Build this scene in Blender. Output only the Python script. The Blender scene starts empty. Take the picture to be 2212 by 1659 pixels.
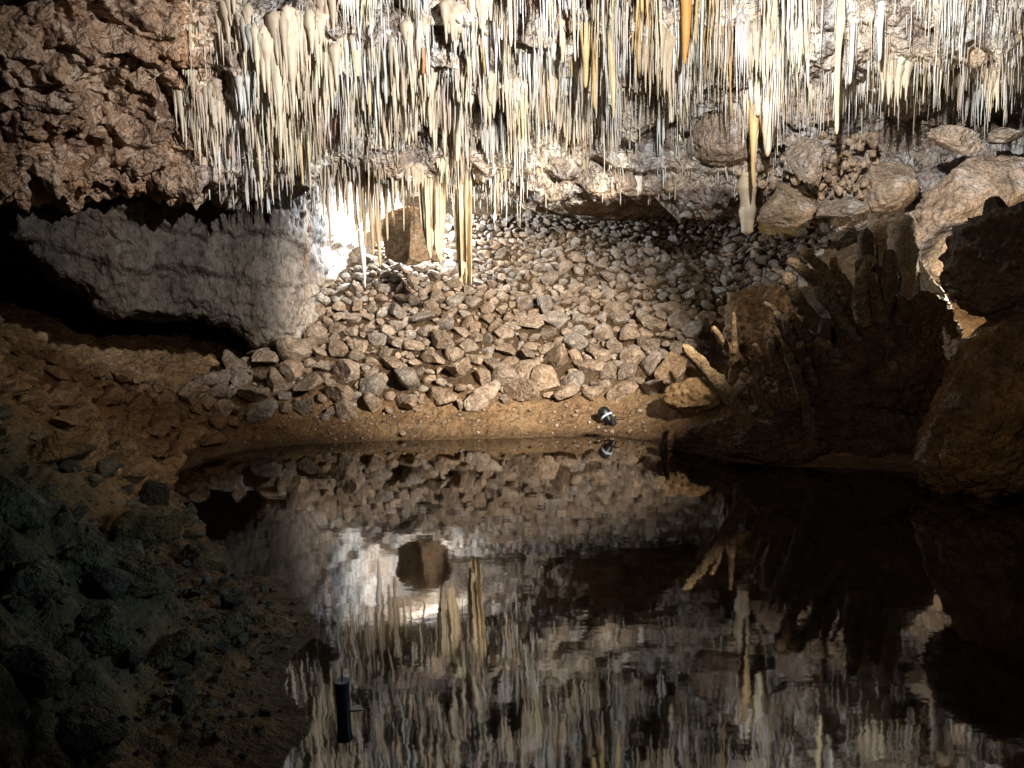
import bpy, bmesh, math, random
import numpy as np
from mathutils import Vector, Matrix, Euler

random.seed(7)
RNG = np.random.default_rng(7)
scene = bpy.context.scene
COL = scene.collection

# ------------------------------------------------------------------ camera
CAM = np.array([0.0, 0.0, 1.8])
FPX, CX, CY = 1885.0, 1106.0, 829.5            # focal length and centre, in px of a 2212 x 1659 view
PITCH, ROLL = math.radians(8.14), math.radians(1.42)
FWD = np.array([0, math.cos(PITCH), -math.sin(PITCH)])
UP0 = np.array([0, math.sin(PITCH), math.cos(PITCH)])
R0 = np.array([1.0, 0, 0])
UPV = math.cos(ROLL) * UP0 + math.sin(ROLL) * R0
RGT = math.cos(ROLL) * R0 - math.sin(ROLL) * UP0
cam_d = bpy.data.cameras.new('camera')
cam_d.sensor_width = 36.0
cam_d.lens = 36.0 * FPX / 2212.0
cam_d.clip_start = 0.05
cam_d.clip_end = 200
cam = bpy.data.objects.new('camera', cam_d)
m = Matrix.Identity(4)
for r in range(3):
    m[r][0], m[r][1], m[r][2], m[r][3] = RGT[r], UPV[r], -FWD[r], CAM[r]
cam.matrix_world = m
COL.objects.link(cam)
scene.camera = cam


def ray(px, py):
    return FWD * FPX + RGT * (px - CX) - UPV * (py - CY)


def at(px, py, d):
    """world point seen at (px, py) standing d metres away from the viewpoint (along y)"""
    r = ray(px, py)
    return CAM + r * (d / r[1])


def atz(px, py, z=0.0):
    r = ray(px, py)
    return CAM + r * ((z - CAM[2]) / r[2])


def proj(P):
    q = np.asarray(P, float) - CAM
    w = q @ FWD
    return CX + FPX * (q @ RGT) / w, CY - FPX * (q @ UPV) / w


# ------------------------------------------------------------------ world and lamps
world = bpy.data.worlds.new('World')
scene.world = world
world.use_nodes = True
wbg = world.node_tree.nodes['Background']
wbg.inputs[0].default_value = (0.35, 0.42, 0.55, 1)
wbg.inputs[1].default_value = 0.012

scene.view_settings.view_transform = 'Standard'
scene.view_settings.look = 'None'
scene.view_settings.exposure = 0.55
scene.view_settings.gamma = 1.0
scene.view_settings.use_curve_mapping = False
scene.cycles.use_denoising = True
scene.cycles.max_bounces = 6
scene.cycles.diffuse_bounces = 2
scene.cycles.glossy_bounces = 2
scene.cycles.transmission_bounces = 2
scene.cycles.caustics_reflective = False
scene.cycles.caustics_refractive = False
scene.cycles.sample_clamp_indirect = 6.0


def spot(name, loc, aim, watt, col, cone, blend=0.6, rad=0.08):
    l = bpy.data.lights.new(name, 'SPOT')
    l.energy = watt
    l.color = col
    l.spot_size = math.radians(cone)
    l.spot_blend = blend
    l.shadow_soft_size = rad
    o = bpy.data.objects.new(name, l)
    o.location = Vector(loc)
    o.rotation_euler = (Vector(aim) - Vector(loc)).to_track_quat('-Z', 'Y').to_euler()
    COL.objects.link(o)
    return o


def point(name, loc, watt, col, rad=0.05):
    l = bpy.data.lights.new(name, 'POINT')
    l.energy = watt
    l.color = col
    l.shadow_soft_size = rad
    o = bpy.data.objects.new(name, l)
    o.location = Vector(loc)
    COL.objects.link(o)
    return o


# show-cave spotlights, mounted on the near roof and hidden among the rocks, plus added fills
LB = (1.5, 4.4, 4.05)
spot('roof_spotlight', LB, at(680, 170, 8.8), 1450, (0.98, 0.98, 1.0), 58, 0.9, 0.05)
spot('roof_spotlight', LB, at(1400, 110, 8.8), 900, (0.98, 0.98, 0.98), 44, 0.9, 0.05)
spot('roof_spotlight', LB, at(1960, 230, 9.2), 1350, (0.98, 0.98, 0.98), 46, 0.9, 0.05)
spot('scree_spotlight', (2.9, 4.1, 3.2), at(1060, 728, 10.0), 3900, (1.0, 0.89, 0.75), 41, 1.0, 0.05)
spot('bank_fill', (0.4, 2.4, 2.9), at(250, 930, 7.6), 220, (1.0, 0.79, 0.58), 34, 1.0, 0.05)  # added warm fill that lifts the dim left bank
point('niche_lamp', at(895, 442, 11.2), 210, (0.76, 0.88, 1.0), 0.04)
point('alcove_lamp', at(2078, 600, 7.95), 30, (1.0, 0.84, 0.62), 0.04)
spot('fill_lamp', (2.6, 3.3, 1.7), (-2.4, 4.6, 0.3), 95, (0.62, 0.88, 1.0), 50, 1.0, 0.06)  # added cool fill grazing the near bank from over the pool
spot('fill_lamp', (-0.6, 0.6, 2.9), (3.4, 7.0, 1.0), 160, (1.0, 0.84, 0.66), 50, 1.0, 0.1)  # added warm fill for the stalagmite fan and right rocks

# ------------------------------------------------------------------ noise (numpy)
def _h(ix, iy, iz, s):
    h = (ix.astype(np.uint32) * np.uint32(374761393) + iy.astype(np.uint32) * np.uint32(668265263)
         + iz.astype(np.uint32) * np.uint32(2147483647) + np.uint32((s * 1274126177) & 0xffffffff))
    h = (h ^ (h >> np.uint32(13))) * np.uint32(1274126177)
    h = (h ^ (h >> np.uint32(15))) * np.uint32(2246822519)
    return h ^ (h >> np.uint32(16))


def gnoise(P, s=0):
    """gradient noise, roughly -1..1"""
    P = np.asarray(P, np.float32)
    i = np.floor(P).astype(np.int32)
    f = P - i
    u = f * f * f * (f * (f * 6 - 15) + 10)
    out = 0
    for dx in (0, 1):
        wx = u[:, 0] if dx else 1 - u[:, 0]
        for dy in (0, 1):
            wy = u[:, 1] if dy else 1 - u[:, 1]
            for dz in (0, 1):
                wz = u[:, 2] if dz else 1 - u[:, 2]
                h = _h(i[:, 0] + dx, i[:, 1] + dy, i[:, 2] + dz, s)
                gx = (h & np.uint32(1023)).astype(np.float32) / 511.5 - 1
                gy = ((h >> np.uint32(10)) & np.uint32(1023)).astype(np.float32) / 511.5 - 1
                gz = ((h >> np.uint32(20)) & np.uint32(1023)).astype(np.float32) / 511.5 - 1
                out = out + wx * wy * wz * (gx * (f[:, 0] - dx) + gy * (f[:, 1] - dy) + gz * (f[:, 2] - dz))
    return out * 1.5


def fbm(P, octv=4, s=0, gain=0.5, ridged=False):
    P = np.asarray(P, np.float32)
    a, t, o = 1.0, 0.0, 0
    for k in range(octv):
        n = gnoise(P * (2.03 ** k) + 17.3 * k, s + k)
        if ridged:
            n = 1 - 2 * np.abs(n)
        o = o + a * n
        t += a
        a *= gain
    return o / t


def worley(P, s=0):
    """distance to nearest and second nearest feature point"""
    P = np.asarray(P, np.float32)
    i = np.floor(P).astype(np.int32)
    f = P - i
    d1 = np.full(len(P), 9.0, np.float32)
    d2 = d1.copy()
    for dx in (-1, 0, 1):
        for dy in (-1, 0, 1):
            for dz in (-1, 0, 1):
                h = _h(i[:, 0] + dx, i[:, 1] + dy, i[:, 2] + dz, s)
                ax = dx + (h & np.uint32(1023)).astype(np.float32) / 1023 - f[:, 0]
                ay = dy + ((h >> np.uint32(10)) & np.uint32(1023)).astype(np.float32) / 1023 - f[:, 1]
                az = dz + ((h >> np.uint32(20)) & np.uint32(1023)).astype(np.float32) / 1023 - f[:, 2]
                d = ax * ax + ay * ay + az * az
                m_ = d < d1
                d2 = np.where(m_, d1, np.minimum(d2, d))
                d1 = np.where(m_, d, d1)
    return np.sqrt(d1), np.sqrt(d2)


def sstep(a, b, x):
    t = np.clip((x - a) / (b - a), 0, 1)
    return t * t * (3 - 2 * t)


# ------------------------------------------------------------------ mesh helpers
def mesh_np(name, V, Q=None, T=None, smooth=True, col=None):
    """mesh from numpy vertices, quads and triangles"""
    me = bpy.data.meshes.new(name)
    V = np.asarray(V, np.float32)
    Q = np.zeros((0, 4), np.int32) if Q is None or len(Q) == 0 else np.asarray(Q, np.int32)
    T = np.zeros((0, 3), np.int32) if T is None or len(T) == 0 else np.asarray(T, np.int32)
    me.vertices.add(len(V))
    me.vertices.foreach_set('co', V.ravel())
    nl = Q.size + T.size
    me.loops.add(nl)
    me.loops.foreach_set('vertex_index', np.concatenate([Q.ravel(), T.ravel()]))
    me.polygons.add(len(Q) + len(T))
    ls = np.concatenate([np.arange(len(Q)) * 4, Q.size + np.arange(len(T)) * 3]).astype(np.int32)
    me.polygons.foreach_set('loop_start', ls)
    me.polygons.foreach_set('use_smooth', np.full(len(Q) + len(T), smooth))
    if col is not None:
        a = me.attributes.new('tint', 'FLOAT_COLOR', 'POINT')
        c = np.ones((len(V), 4), np.float32)
        c[:, :3] = col
        a.data.foreach_set('color', c.ravel())
    me.update(calc_edges=True)
    me.validate()
    return me


def obj(name, me, mat, parent=None, loc=None):
    o = bpy.data.objects.new(name, me)
    COL.objects.link(o)
    if mat is not None:
        me.materials.clear()
        me.materials.append(mat)
    if loc is not None:
        o.location = loc
    if parent is not None:
        o.parent = parent
    return o


def tag(o, label=None, cat=None, group=None, kind=None):
    if label: o['label'] = label
    if cat: o['category'] = cat
    if group: o['group'] = group
    if kind: o['kind'] = kind
    return o


def grid_quads(nv, nu):
    a = np.arange(nv * nu).reshape(nv, nu)
    return np.stack([a[:-1, :-1], a[:-1, 1:], a[1:, 1:], a[1:, :-1]], -1).reshape(-1, 4)


def cr_interp(C, n):
    """Catmull-Rom along axis 0 to n samples"""
    k = C.shape[0]
    t = np.linspace(0, k - 1, n)
    i = np.clip(np.floor(t).astype(int), 0, k - 2)
    f = (t - i).reshape((-1,) + (1,) * (C.ndim - 1))
    p0, p1, p2, p3 = C[np.maximum(i - 1, 0)], C[i], C[i + 1], C[np.minimum(i + 2, k - 1)]
    return 0.5 * ((2 * p1) + (-p0 + p2) * f + (2 * p0 - 5 * p1 + 4 * p2 - p3) * f ** 2 + (-p0 + 3 * p1 - 3 * p2 + p3) * f ** 3)


def grid_normals(P):
    du = np.gradient(P, axis=1)
    dv = np.gradient(P, axis=0)
    n = np.cross(du, dv)
    return n / (np.linalg.norm(n, axis=2, keepdims=True) + 1e-9)


class Acc:
    """collects pieces into one mesh"""
    def __init__(self):
        self.V, self.Q, self.T, self.C, self.n = [], [], [], [], 0

    def add(self, V, Q=None, T=None, col=(1, 1, 1)):
        V = np.asarray(V, np.float32)
        self.V.append(V)
        if Q is not None and len(Q): self.Q.append(np.asarray(Q) + self.n)
        if T is not None and len(T): self.T.append(np.asarray(T) + self.n)
        c = np.empty((len(V), 3), np.float32)
        c[:] = col
        self.C.append(c)
        self.n += len(V)

    def mesh(self, name, smooth=True):
        return mesh_np(name, np.concatenate(self.V), np.concatenate(self.Q) if self.Q else None,
                       np.concatenate(self.T) if self.T else None, smooth, np.concatenate(self.C))


# ------------------------------------------------------------------ materials
def nodes_of(name):
    mt = bpy.data.materials.new(name)
    mt.use_nodes = True
    nt = mt.node_tree
    nt.nodes.clear()
    out = nt.nodes.new('ShaderNodeOutputMaterial')
    b = nt.nodes.new('ShaderNodeBsdfPrincipled')
    nt.links.new(b.outputs[0], out.inputs[0])
    return mt, nt, b


def ramp(nt, fac, stops):
    r = nt.nodes.new('ShaderNodeValToRGB')
    el = r.color_ramp.elements
    while len(el) < len(stops): el.new(0.5)
    for e, (p, c) in zip(el, stops):
        e.position = p
        e.color = (c[0], c[1], c[2], 1) if isinstance(c, tuple) else (c, c, c, 1)
    nt.links.new(fac, r.inputs[0])
    return r.outputs[0]


def noise(nt, vec, scale, detail=6, rough=0.6, dist=0.0):
    n = nt.nodes.new('ShaderNodeTexNoise')
    n.inputs['Scale'].default_value = scale
    n.inputs['Detail'].default_value = detail
    n.inputs['Roughness'].default_value = rough
    n.inputs['Distortion'].default_value = dist
    if vec is not None: nt.links.new(vec, n.inputs['Vector'])
    return n.outputs['Fac']


def mix(nt, kind, fac, a, b):
    mx = nt.nodes.new('ShaderNodeMix')
    mx.data_type = 'RGBA'
    mx.blend_type = kind
    for v, i in ((fac, 0), (a, 6), (b, 7)):
        if isinstance(v, (int, float)): mx.inputs[i].default_value = v
        elif isinstance(v, tuple): mx.inputs[i].default_value = (v[0], v[1], v[2], 1)
        else: nt.links.new(v, mx.inputs[i])
    return mx.outputs[2]


def math_(nt, op, a, b):
    n = nt.nodes.new('ShaderNodeMath')
    n.operation = op
    for i, v in enumerate((a, b)):
        if isinstance(v, (int, float)): n.inputs[i].default_value = v
        else: nt.links.new(v, n.inputs[i])
    return n.outputs[0]


def rock_mat(name, cols, scale=1.5, fine=14, bump=0.5, bdist=0.03, rough=0.8, spec=0.35, stain=None, tint=None, stretch=None,
             pits=0.0, crust=None):
    """cols: 3-4 base colours of the stone; stain: (colour, amount); tint: 'object' or 'attr'; crust: (colour, low, high)"""
    mt, nt, b = nodes_of(name)
    tc = nt.nodes.new('ShaderNodeTexCoord')
    vec = tc.outputs['Object']
    if stretch:
        mp = nt.nodes.new('ShaderNodeMapping')
        mp.inputs['Scale'].default_value = stretch
        nt.links.new(vec, mp.inputs[0])
        vec = mp.outputs[0]
    n1 = noise(nt, vec, scale, 5, 0.62, 0.4)
    k = len(cols)
    c = ramp(nt, n1, [(0.30 + 0.42 * i / (k - 1), cols[i]) for i in range(k)])
    n2 = noise(nt, vec, fine, 4, 0.7)
    c = mix(nt, 'MULTIPLY', 0.75, c, ramp(nt, n2, [(0.30, 0.30), (0.48, 0.85), (0.70, 1.25)]))
    n5 = noise(nt, vec, fine * 3.3, 2, 0.6)
    c = mix(nt, 'MULTIPLY', 0.7, c, ramp(nt, n5, [(0.34, 0.45), (0.5, 0.95), (0.66, 1.2)]))
    if stain:
        n3 = noise(nt, vec, scale * 0.7 + 0.3, 5, 0.65, 0.8)
        c = mix(nt, 'MIX', ramp(nt, n3, [(0.50, 0.0), (0.50 + 0.22, stain[1])]), c, stain[0])
    if crust:
        n4 = noise(nt, vec, crust[3] if len(crust) > 3 else 3.0, 5, 0.72, 0.6)
        c = mix(nt, 'MIX', ramp(nt, n4, [(crust[1], 0.0), (crust[2], 0.9)]), c, crust[0])
    if tint == 'object':
        oi = nt.nodes.new('ShaderNodeObjectInfo')
        c = mix(nt, 'MULTIPLY', 1.0, c, oi.outputs['Color'])
    elif tint == 'attr':
        at_ = nt.nodes.new('ShaderNodeAttribute')
        at_.attribute_name = 'tint'
        c = mix(nt, 'MULTIPLY', 1.0, c, at_.outputs['Color'])
    nt.links.new(c, b.inputs['Base Color'])
    b.inputs['Roughness'].default_value = rough
    b.inputs['Specular IOR Level'].default_value = spec
    v = nt.nodes.new('ShaderNodeTexVoronoi')
    v.inputs['Scale'].default_value = fine * 1.5
    wv = nt.nodes.new('ShaderNodeVectorMath')
    wv.operation = 'MULTIPLY_ADD'
    nz = nt.nodes.new('ShaderNodeTexNoise')
    nz.inputs['Scale'].default_value = fine * 1.2
    nz.inputs['Detail'].default_value = 3
    nt.links.new(vec, nz.inputs['Vector'])
    nt.links.new(nz.outputs['Color'], wv.inputs[0])
    wv.inputs[1].default_value = (0.9 / fine,) * 3
    nt.links.new(vec, wv.inputs[2])
    nt.links.new(wv.outputs[0], v.inputs['Vector'])
    h = math_(nt, 'ADD', noise(nt, vec, fine * 0.9, 5, 0.75), math_(nt, 'MULTIPLY', v.outputs['Distance'], -0.45 - pits))
    h = math_(nt, 'ADD', h, math_(nt, 'MULTIPLY', noise(nt, vec, fine * 5, 2, 0.6), 0.35))
    bp = nt.nodes.new('ShaderNodeBump')
    bp.inputs['Strength'].default_value = bump
    bp.inputs['Distance'].default_value = bdist
    nt.links.new(h, bp.inputs['Height'])
    nt.links.new(bp.outputs[0], b.inputs['Normal'])
    return mt


def plain(name, col, rough=0.5, metal=0.0, emit=None):
    mt, nt, b = nodes_of(name)
    tc = nt.nodes.new('ShaderNodeTexCoord')
    n = noise(nt, tc.outputs['Object'], 30, 5)
    nt.links.new(mix(nt, 'MULTIPLY', 0.5, col, ramp(nt, n, [(0.3, 0.6), (0.7, 1.1)])), b.inputs['Base Color'])
    b.inputs['Roughness'].default_value = rough
    b.inputs['Metallic'].default_value = metal
    return mt


M = {}
M['ceiling'] = rock_mat('ceiling_rock', [(0.16, 0.12, 0.105), (0.29, 0.235, 0.205), (0.41, 0.345, 0.29), (0.52, 0.46, 0.40)],
                        1.8, 11, 1.0, 0.07, 0.75, 0.3, stain=((0.40, 0.23, 0.10), 0.5), crust=((0.58, 0.56, 0.54), 0.49, 0.62, 3.4), pits=0.5, tint='attr')
M['wall'] = rock_mat('left_block_rock', [(0.10, 0.09, 0.08), (0.20, 0.17, 0.145), (0.30, 0.25, 0.20), (0.40, 0.36, 0.31)],
                     1.3, 9, 0.9, 0.06, 0.7, 0.35, stain=((0.26, 0.15, 0.08), 0.7), stretch=(1, 1, 0.45), tint='attr')
M['floor'] = rock_mat('clay_floor', [(0.15, 0.085, 0.04), (0.25, 0.145, 0.065), (0.34, 0.21, 0.10)], 1.2, 13, 0.9, 0.05, 0.7, 0.4,
                      stain=((0.40, 0.27, 0.14), 0.6), tint='attr')
M['stone'] = rock_mat('limestone', [(0.24, 0.185, 0.135), (0.42, 0.355, 0.285), (0.58, 0.52, 0.45)], 1.1, 3.2, 0.9, 0.05, 0.85, 0.25, tint='object')
M['stone_mass'] = rock_mat('limestone_mass', [(0.24, 0.185, 0.135), (0.42, 0.355, 0.285), (0.58, 0.52, 0.45)], 7, 26, 0.9, 0.03, 0.85, 0.25, tint='attr')
M['bigrock'] = rock_mat('pale_boulder_rock', [(0.24, 0.17, 0.11), (0.38, 0.30, 0.22), (0.50, 0.43, 0.36)], 2.0, 10, 1.0, 0.07, 0.8, 0.3,
                        stain=((0.42, 0.25, 0.11), 0.6), crust=((0.60, 0.56, 0.52), 0.55, 0.66, 2.5), tint='object')
M['darkrock'] = rock_mat('muddy_boulder_rock', [(0.05, 0.038, 0.026), (0.11, 0.08, 0.05), (0.20, 0.14, 0.08)], 2.2, 11, 1.0, 0.07, 0.6, 0.4, tint='object')
M['sandrock'] = rock_mat('sandy_clay_rock', [(0.22, 0.13, 0.06), (0.34, 0.21, 0.10), (0.44, 0.30, 0.17)], 1.6, 8, 0.8, 0.04, 0.8, 0.3, tint='object')
M['alcove'] = rock_mat('ochre_flowstone', [(0.30, 0.16, 0.05), (0.42, 0.25, 0.09), (0.50, 0.33, 0.15)], 1.3, 7, 0.5, 0.03, 0.7, 0.3, stretch=(1, 1, 3))


def calcite_mat(name, src):
    mt, nt, b = nodes_of(name)
    tc = nt.nodes.new('ShaderNodeTexCoord')
    if src == 'attr':
        s = nt.nodes.new('ShaderNodeAttribute')
        s.attribute_name = 'tint'
        c = s.outputs['Color']
    else:
        s = nt.nodes.new('ShaderNodeObjectInfo')
        c = s.outputs['Color']
    mp = nt.nodes.new('ShaderNodeMapping')
    mp.inputs['Scale'].default_value = (1, 1, 0.25)
    nt.links.new(tc.outputs['Object'], mp.inputs[0])
    n = noise(nt, mp.outputs[0], 14, 6, 0.65)
    c = mix(nt, 'MULTIPLY', 0.8, c, ramp(nt, n, [(0.25, (0.62, 0.50, 0.36)), (0.5, (0.95, 0.92, 0.86)), (0.7, (1.08, 1.08, 1.06))]))
    nt.links.new(c, b.inputs['Base Color'])
    b.inputs['Roughness'].default_value = 0.5
    b.inputs['Specular IOR Level'].default_value = 0.4
    b.inputs['Subsurface Weight'].default_value = 0.0
    bp = nt.nodes.new('ShaderNodeBump')
    bp.inputs['Strength'].default_value = 0.5
    bp.inputs['Distance'].default_value = 0.012
    nt.links.new(noise(nt, tc.outputs['Object'], 45, 5, 0.6), bp.inputs['Height'])
    nt.links.new(bp.outputs[0], b.inputs['Normal'])
    return mt


M['calcite'] = calcite_mat('calcite', 'attr')

# water: dark, still, mirror-like with faint ripples
mt, nt, b = nodes_of('cave_water')
b.inputs['Base Color'].default_value = (0.012, 0.008, 0.005, 1)
b.inputs['Roughness'].default_value = 0.035
b.inputs['IOR'].default_value = 1.85
tc = nt.nodes.new('ShaderNodeTexCoord')
mp = nt.nodes.new('ShaderNodeMapping')
mp.inputs['Scale'].default_value = (1.0, 1.6, 1)
nt.links.new(tc.outputs['Object'], mp.inputs[0])
hh = math_(nt, 'ADD', noise(nt, mp.outputs[0], 3.2, 3, 0.5), math_(nt, 'MULTIPLY', noise(nt, mp.outputs[0], 11, 2, 0.5), 0.10))
bp = nt.nodes.new('ShaderNodeBump')
bp.inputs['Strength'].default_value = 0.10
bp.inputs['Distance'].default_value = 0.008
nt.links.new(hh, bp.inputs['Height'])
nt.links.new(bp.outputs[0], b.inputs['Normal'])
M['water'] = mt

M['black'] = plain('black_enamel', (0.010, 0.011, 0.014), 0.45)
M['ring'] = plain('pale_blue_band', (0.62, 0.78, 0.95), 0.35)
M['cable'] = plain('brown_cable', (0.10, 0.065, 0.035), 0.5)
M['pipe'] = plain('dark_blue_pipe', (0.022, 0.035, 0.05), 0.4)
M['pipetop'] = plain('grey_blue_cap', (0.20, 0.26, 0.28), 0.5)
M['flake'] = plain('pale_calcite_flake', (0.72, 0.69, 0.60), 0.6)

# ------------------------------------------------------------------ ground (one height sheet)
shore_px = [(2600, 1062), (2212, 1040), (1900, 1014), (1650, 1004), (1560, 990), (1460, 972), (1390, 950), (1310, 940), (1200, 943),
            (1000, 949), (800, 953), (650, 960), (520, 972), (440, 990), (385, 1020), (368, 1050), (400, 1090), (432, 1130),
            (458, 1190), (505, 1240), (600, 1255), (655, 1295), (690, 1360), (640, 1420), (612, 1480), (650, 1530), (655, 1590),
            (610, 1640), (540, 1760)]
SH = [tuple(atz(x, y)[:2]) for x, y in shore_px] + [(-0.95, 1.6), (-0.9, -2), (6.5, -2), (6.5, 6.0)]
SH = np.array(SH)


def shore_sd(X, Y):
    """signed distance to the pool edge, positive on land"""
    d = np.full(X.shape, 1e9)
    inside = np.zeros(X.shape, bool)
    for i in range(len(SH)):
        a, c = SH[i], SH[(i + 1) % len(SH)]
        e = c - a
        t = np.clip(((X - a[0]) * e[0] + (Y - a[1]) * e[1]) / (e @ e), 0, 1)
        d = np.minimum(d, np.hypot(X - a[0] - t * e[0], Y - a[1] - t * e[1]))
        if a[1] != c[1]:
            cr = (a[1] > Y) != (c[1] > Y)
            inside ^= cr & (X < (c[0] - a[0]) * (Y - a[1]) / (c[1] - a[1]) + a[0])
    return np.where(inside, -d, d)


def ground_h(X, Y, fine=True):
    sh = X.shape
    Xf, Yf = X.ravel(), Y.ravel()
    P2 = np.stack([Xf, Yf, np.zeros_like(Xf)], 1)
    sd = shore_sd(Xf, Yf) + 0.05 * gnoise(P2 * 3.0, 3) + 0.03 * gnoise(P2 * 9.0, 4)
    s = np.maximum(sd, 0)
    back = 0.42 * np.minimum(s, 0.42) + 0.73 * np.maximum(s - 0.42, 0)
    back = 2.5 - np.log1p(np.exp((2.5 - back) * 4)) / 4 if False else np.minimum(back, 2.9)
    left = 0.70 * s
    left = left * (1 - 0.55 * sstep(7.6, 9.4, Yf))
    left = np.where(left > 1.25, 1.25 + 0.25 * (left - 1.25), left)
    flat = 0.12 * np.minimum(s, 0.6) + 0.85 * np.maximum(s - 0.6, 0)
    flat = np.minimum(flat, 1.5)
    right = 0.32 * np.minimum(s, 1.2) + 0.75 * np.maximum(s - 1.2, 0)
    wl = sstep(-2.1, -3.3, Xf + 0.12 * (Yf - 9))
    wn = sstep(5.6, 4.9, Yf) * sstep(0.5, -0.4, Xf)
    wr = sstep(1.7, 2.6, Xf)
    h = back * (1 - wl) + left * wl
    h = h * (1 - wn) + flat * wn
    h = h * (1 - wr) + np.minimum(right, 2.6) * wr
    land = sstep(-0.02, 0.25, sd)
    rough = 0.5 + 1.2 * np.maximum(wl, wn * sstep(0.5, 1.1, s)) + 0.8 * wr
    n = 0.06 * fbm(P2 * 1.7, 3, 11) * land * rough
    if fine:
        n = n + (0.030 * fbm(P2 * 6.5, 4, 21, ridged=True) * rough + 0.012 * fbm(P2 * 22, 2, 31)) * (0.25 + 0.75 * land)
        # low clods on the mud flat
        w1, _ = worley(P2 * np.array([6.0, 8.0, 1.0]) + 0.8 * fbm(P2 * 3, 2, 6)[:, None], 5)
        w2, _ = worley(P2 * np.array([15.0, 20.0, 1.0]), 7)
        bank = np.maximum(wn, 0.8 * wl)
        n = n + bank * land * (0.07 * np.clip(0.6 - w1, -0.1, 1) + 0.03 * np.clip(0.6 - w2, 0, 1) + 0.17 * sstep(0.35, 0.9, s) * fbm(P2 * 2.6, 4, 41, ridged=True))
    h = np.where(sd > 0, h, 0.45 * sd) + n
    # small wet ledge at the far shore
    led = sstep(-2.4, -1.6, Xf) * sstep(0.4, -0.2, Xf) * sstep(7, 8, Yf)
    h = h + led * (0.035 * sstep(0.10, 0.13, sd) - 0.02 * sstep(0.0, 0.08, sd) * sstep(0.14, 0.08, sd))
    return h.reshape(sh)


gx = np.linspace(-7.5, 6.5, 620)
gy = np.linspace(1.6, 14.0, 560)
GX, GY = np.meshgrid(gx, gy)
GZ = ground_h(GX, GY)
PP = np.stack([GX, GY, GZ], -1).reshape(-1, 3)
tint = np.ones((len(PP), 3), np.float32)
# dim greenish cast of the mud beside the viewing path put into its tint; far bank pale sand
nearw = (sstep(6.4, 4.6, PP[:, 1]) * sstep(0.6, -0.6, PP[:, 0]) * (0.25 + 0.75 * sstep(0.4, 0.8, shore_sd(PP[:, 0], PP[:, 1]))))[:, None]
tint = tint * (1 - nearw) + nearw * np.array([0.42, 0.62, 0.72])
beach = (sstep(-2.6, -0.5, PP[:, 0]) * sstep(2.2, 1.2, PP[:, 0]) * sstep(8.2, 8.8, PP[:, 1]) * sstep(10.2, 9.4, PP[:, 1]))[:, None]
tint = tint * (1 + 0.10 * beach * np.array([0.6, 1.1, 2.2]))
sdP = shore_sd(PP[:, 0], PP[:, 1])
wet = (sstep(0.16, 0.06, sdP + 0.05 * gnoise(PP * np.array([2.5, 2.5, 0]), 33)))[:, None]
tint = tint * (1 - 0.45 * wet)
soil = (sstep(9.2, 9.5, PP[:, 1]) * sstep(-3.4, -2.4, PP[:, 0]))[:, None]
tint = tint * (1 - 0.62 * soil)
floor = obj('cave_floor', mesh_np('cave_floor', PP, grid_quads(560, 620), col=tint), M['floor'])
tag(floor, 'ochre clay cave floor sloping up from the pool', None, None, 'structure')


def gh(x, y):
    """sampled ground height"""
    fx = np.clip((np.asarray(x, float) - gx[0]) / (gx[1] - gx[0]), 0, 618.99)
    fy = np.clip((np.asarray(y, float) - gy[0]) / (gy[1] - gy[0]), 0, 558.99)
    ix, iy = fx.astype(int), fy.astype(int)
    tx, ty = fx - ix, fy - iy
    return (GZ[iy, ix] * (1 - tx) * (1 - ty) + GZ[iy, ix + 1] * tx * (1 - ty) + GZ[iy + 1, ix] * (1 - tx) * ty + GZ[iy + 1, ix + 1] * tx * ty)


def on_ground(px, py):
    """ground point seen at (px, py)"""
    r = ray(px, py)
    ts = np.linspace(2.0, 14.0, 1200) / r[1]
    P = CAM + ts[:, None] * r
    hit = np.where(P[:, 2] < np.maximum(gh(P[:, 0], P[:, 1]), 0))[0]
    return P[hit[0]] if len(hit) else P[-1]


# pool
wx, wy = np.linspace(-6.5, 7.5, 8), np.linspace(-2.5, 11.5, 8)
WX, WY = np.meshgrid(wx, wy)
water = obj('pool_water', mesh_np('pool_water', np.stack([WX, WY, 0 * WX], -1).reshape(-1, 3), grid_quads(8, 8)), M['water'])
tag(water, 'still dark pool mirroring the cave roof', None, None, 'structure')


# ------------------------------------------------------------------ cave roof (loft)
cols_px = [-500, -150, 100, 300, 450, 600, 750, 900, 1050, 1200, 1400, 1600, 1750, 1900, 2100, 2350, 2700]
dC = [6.4, 7.1, 7.5, 7.8, 8.1, 8.3, 8.4, 8.4, 8.4, 8.4, 8.4, 8.4, 8.4, 8.4, 8.2, 7.9, 7.4]      # at the top of the view
dG = [7.0, 7.8, 8.2, 8.6, 8.9, 9.1, 9.3, 9.4, 9.5, 9.7, 9.8, 9.75, 9.7, 9.6, 9.5, 9.2, 8.8]      # at the lower lip
lip = [400, 398, 395, 385, 392, 385, 362, 365, 385, 400, 402, 425, 440, 445, 440, 440, 440]
rows = []
xC = [at(c, -60, d)[0] for c, d in zip(cols_px, dC)]
rows.append([(x * 1.0, 1.0, 5.0) for x in xC])
rows.append([(x, 4.0, 4.9) for x in xC])
rows.append([(x, 6.6, 4.75) for x in xC])
for py, f in ((-60, 0.0), (40, 0.18), (140, 0.42), (230, 0.66), (310, 0.86)):
    rr = []
    for c, a, g, l in zip(cols_px, dC, dG, lip):
        d = a + (g - a) * f
        if c >= 1850 and py in (230, 310):
            d += 1.0 if py == 230 else 0.8
        if c >= 1850 and py == 140:
            d += 0.1
        rr.append(tuple(at(c, py, d)))
    rows.append(rr)
rows.append([tuple(at(c, l, g)) for c, g, l in zip(cols_px, dG, lip)])
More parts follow.
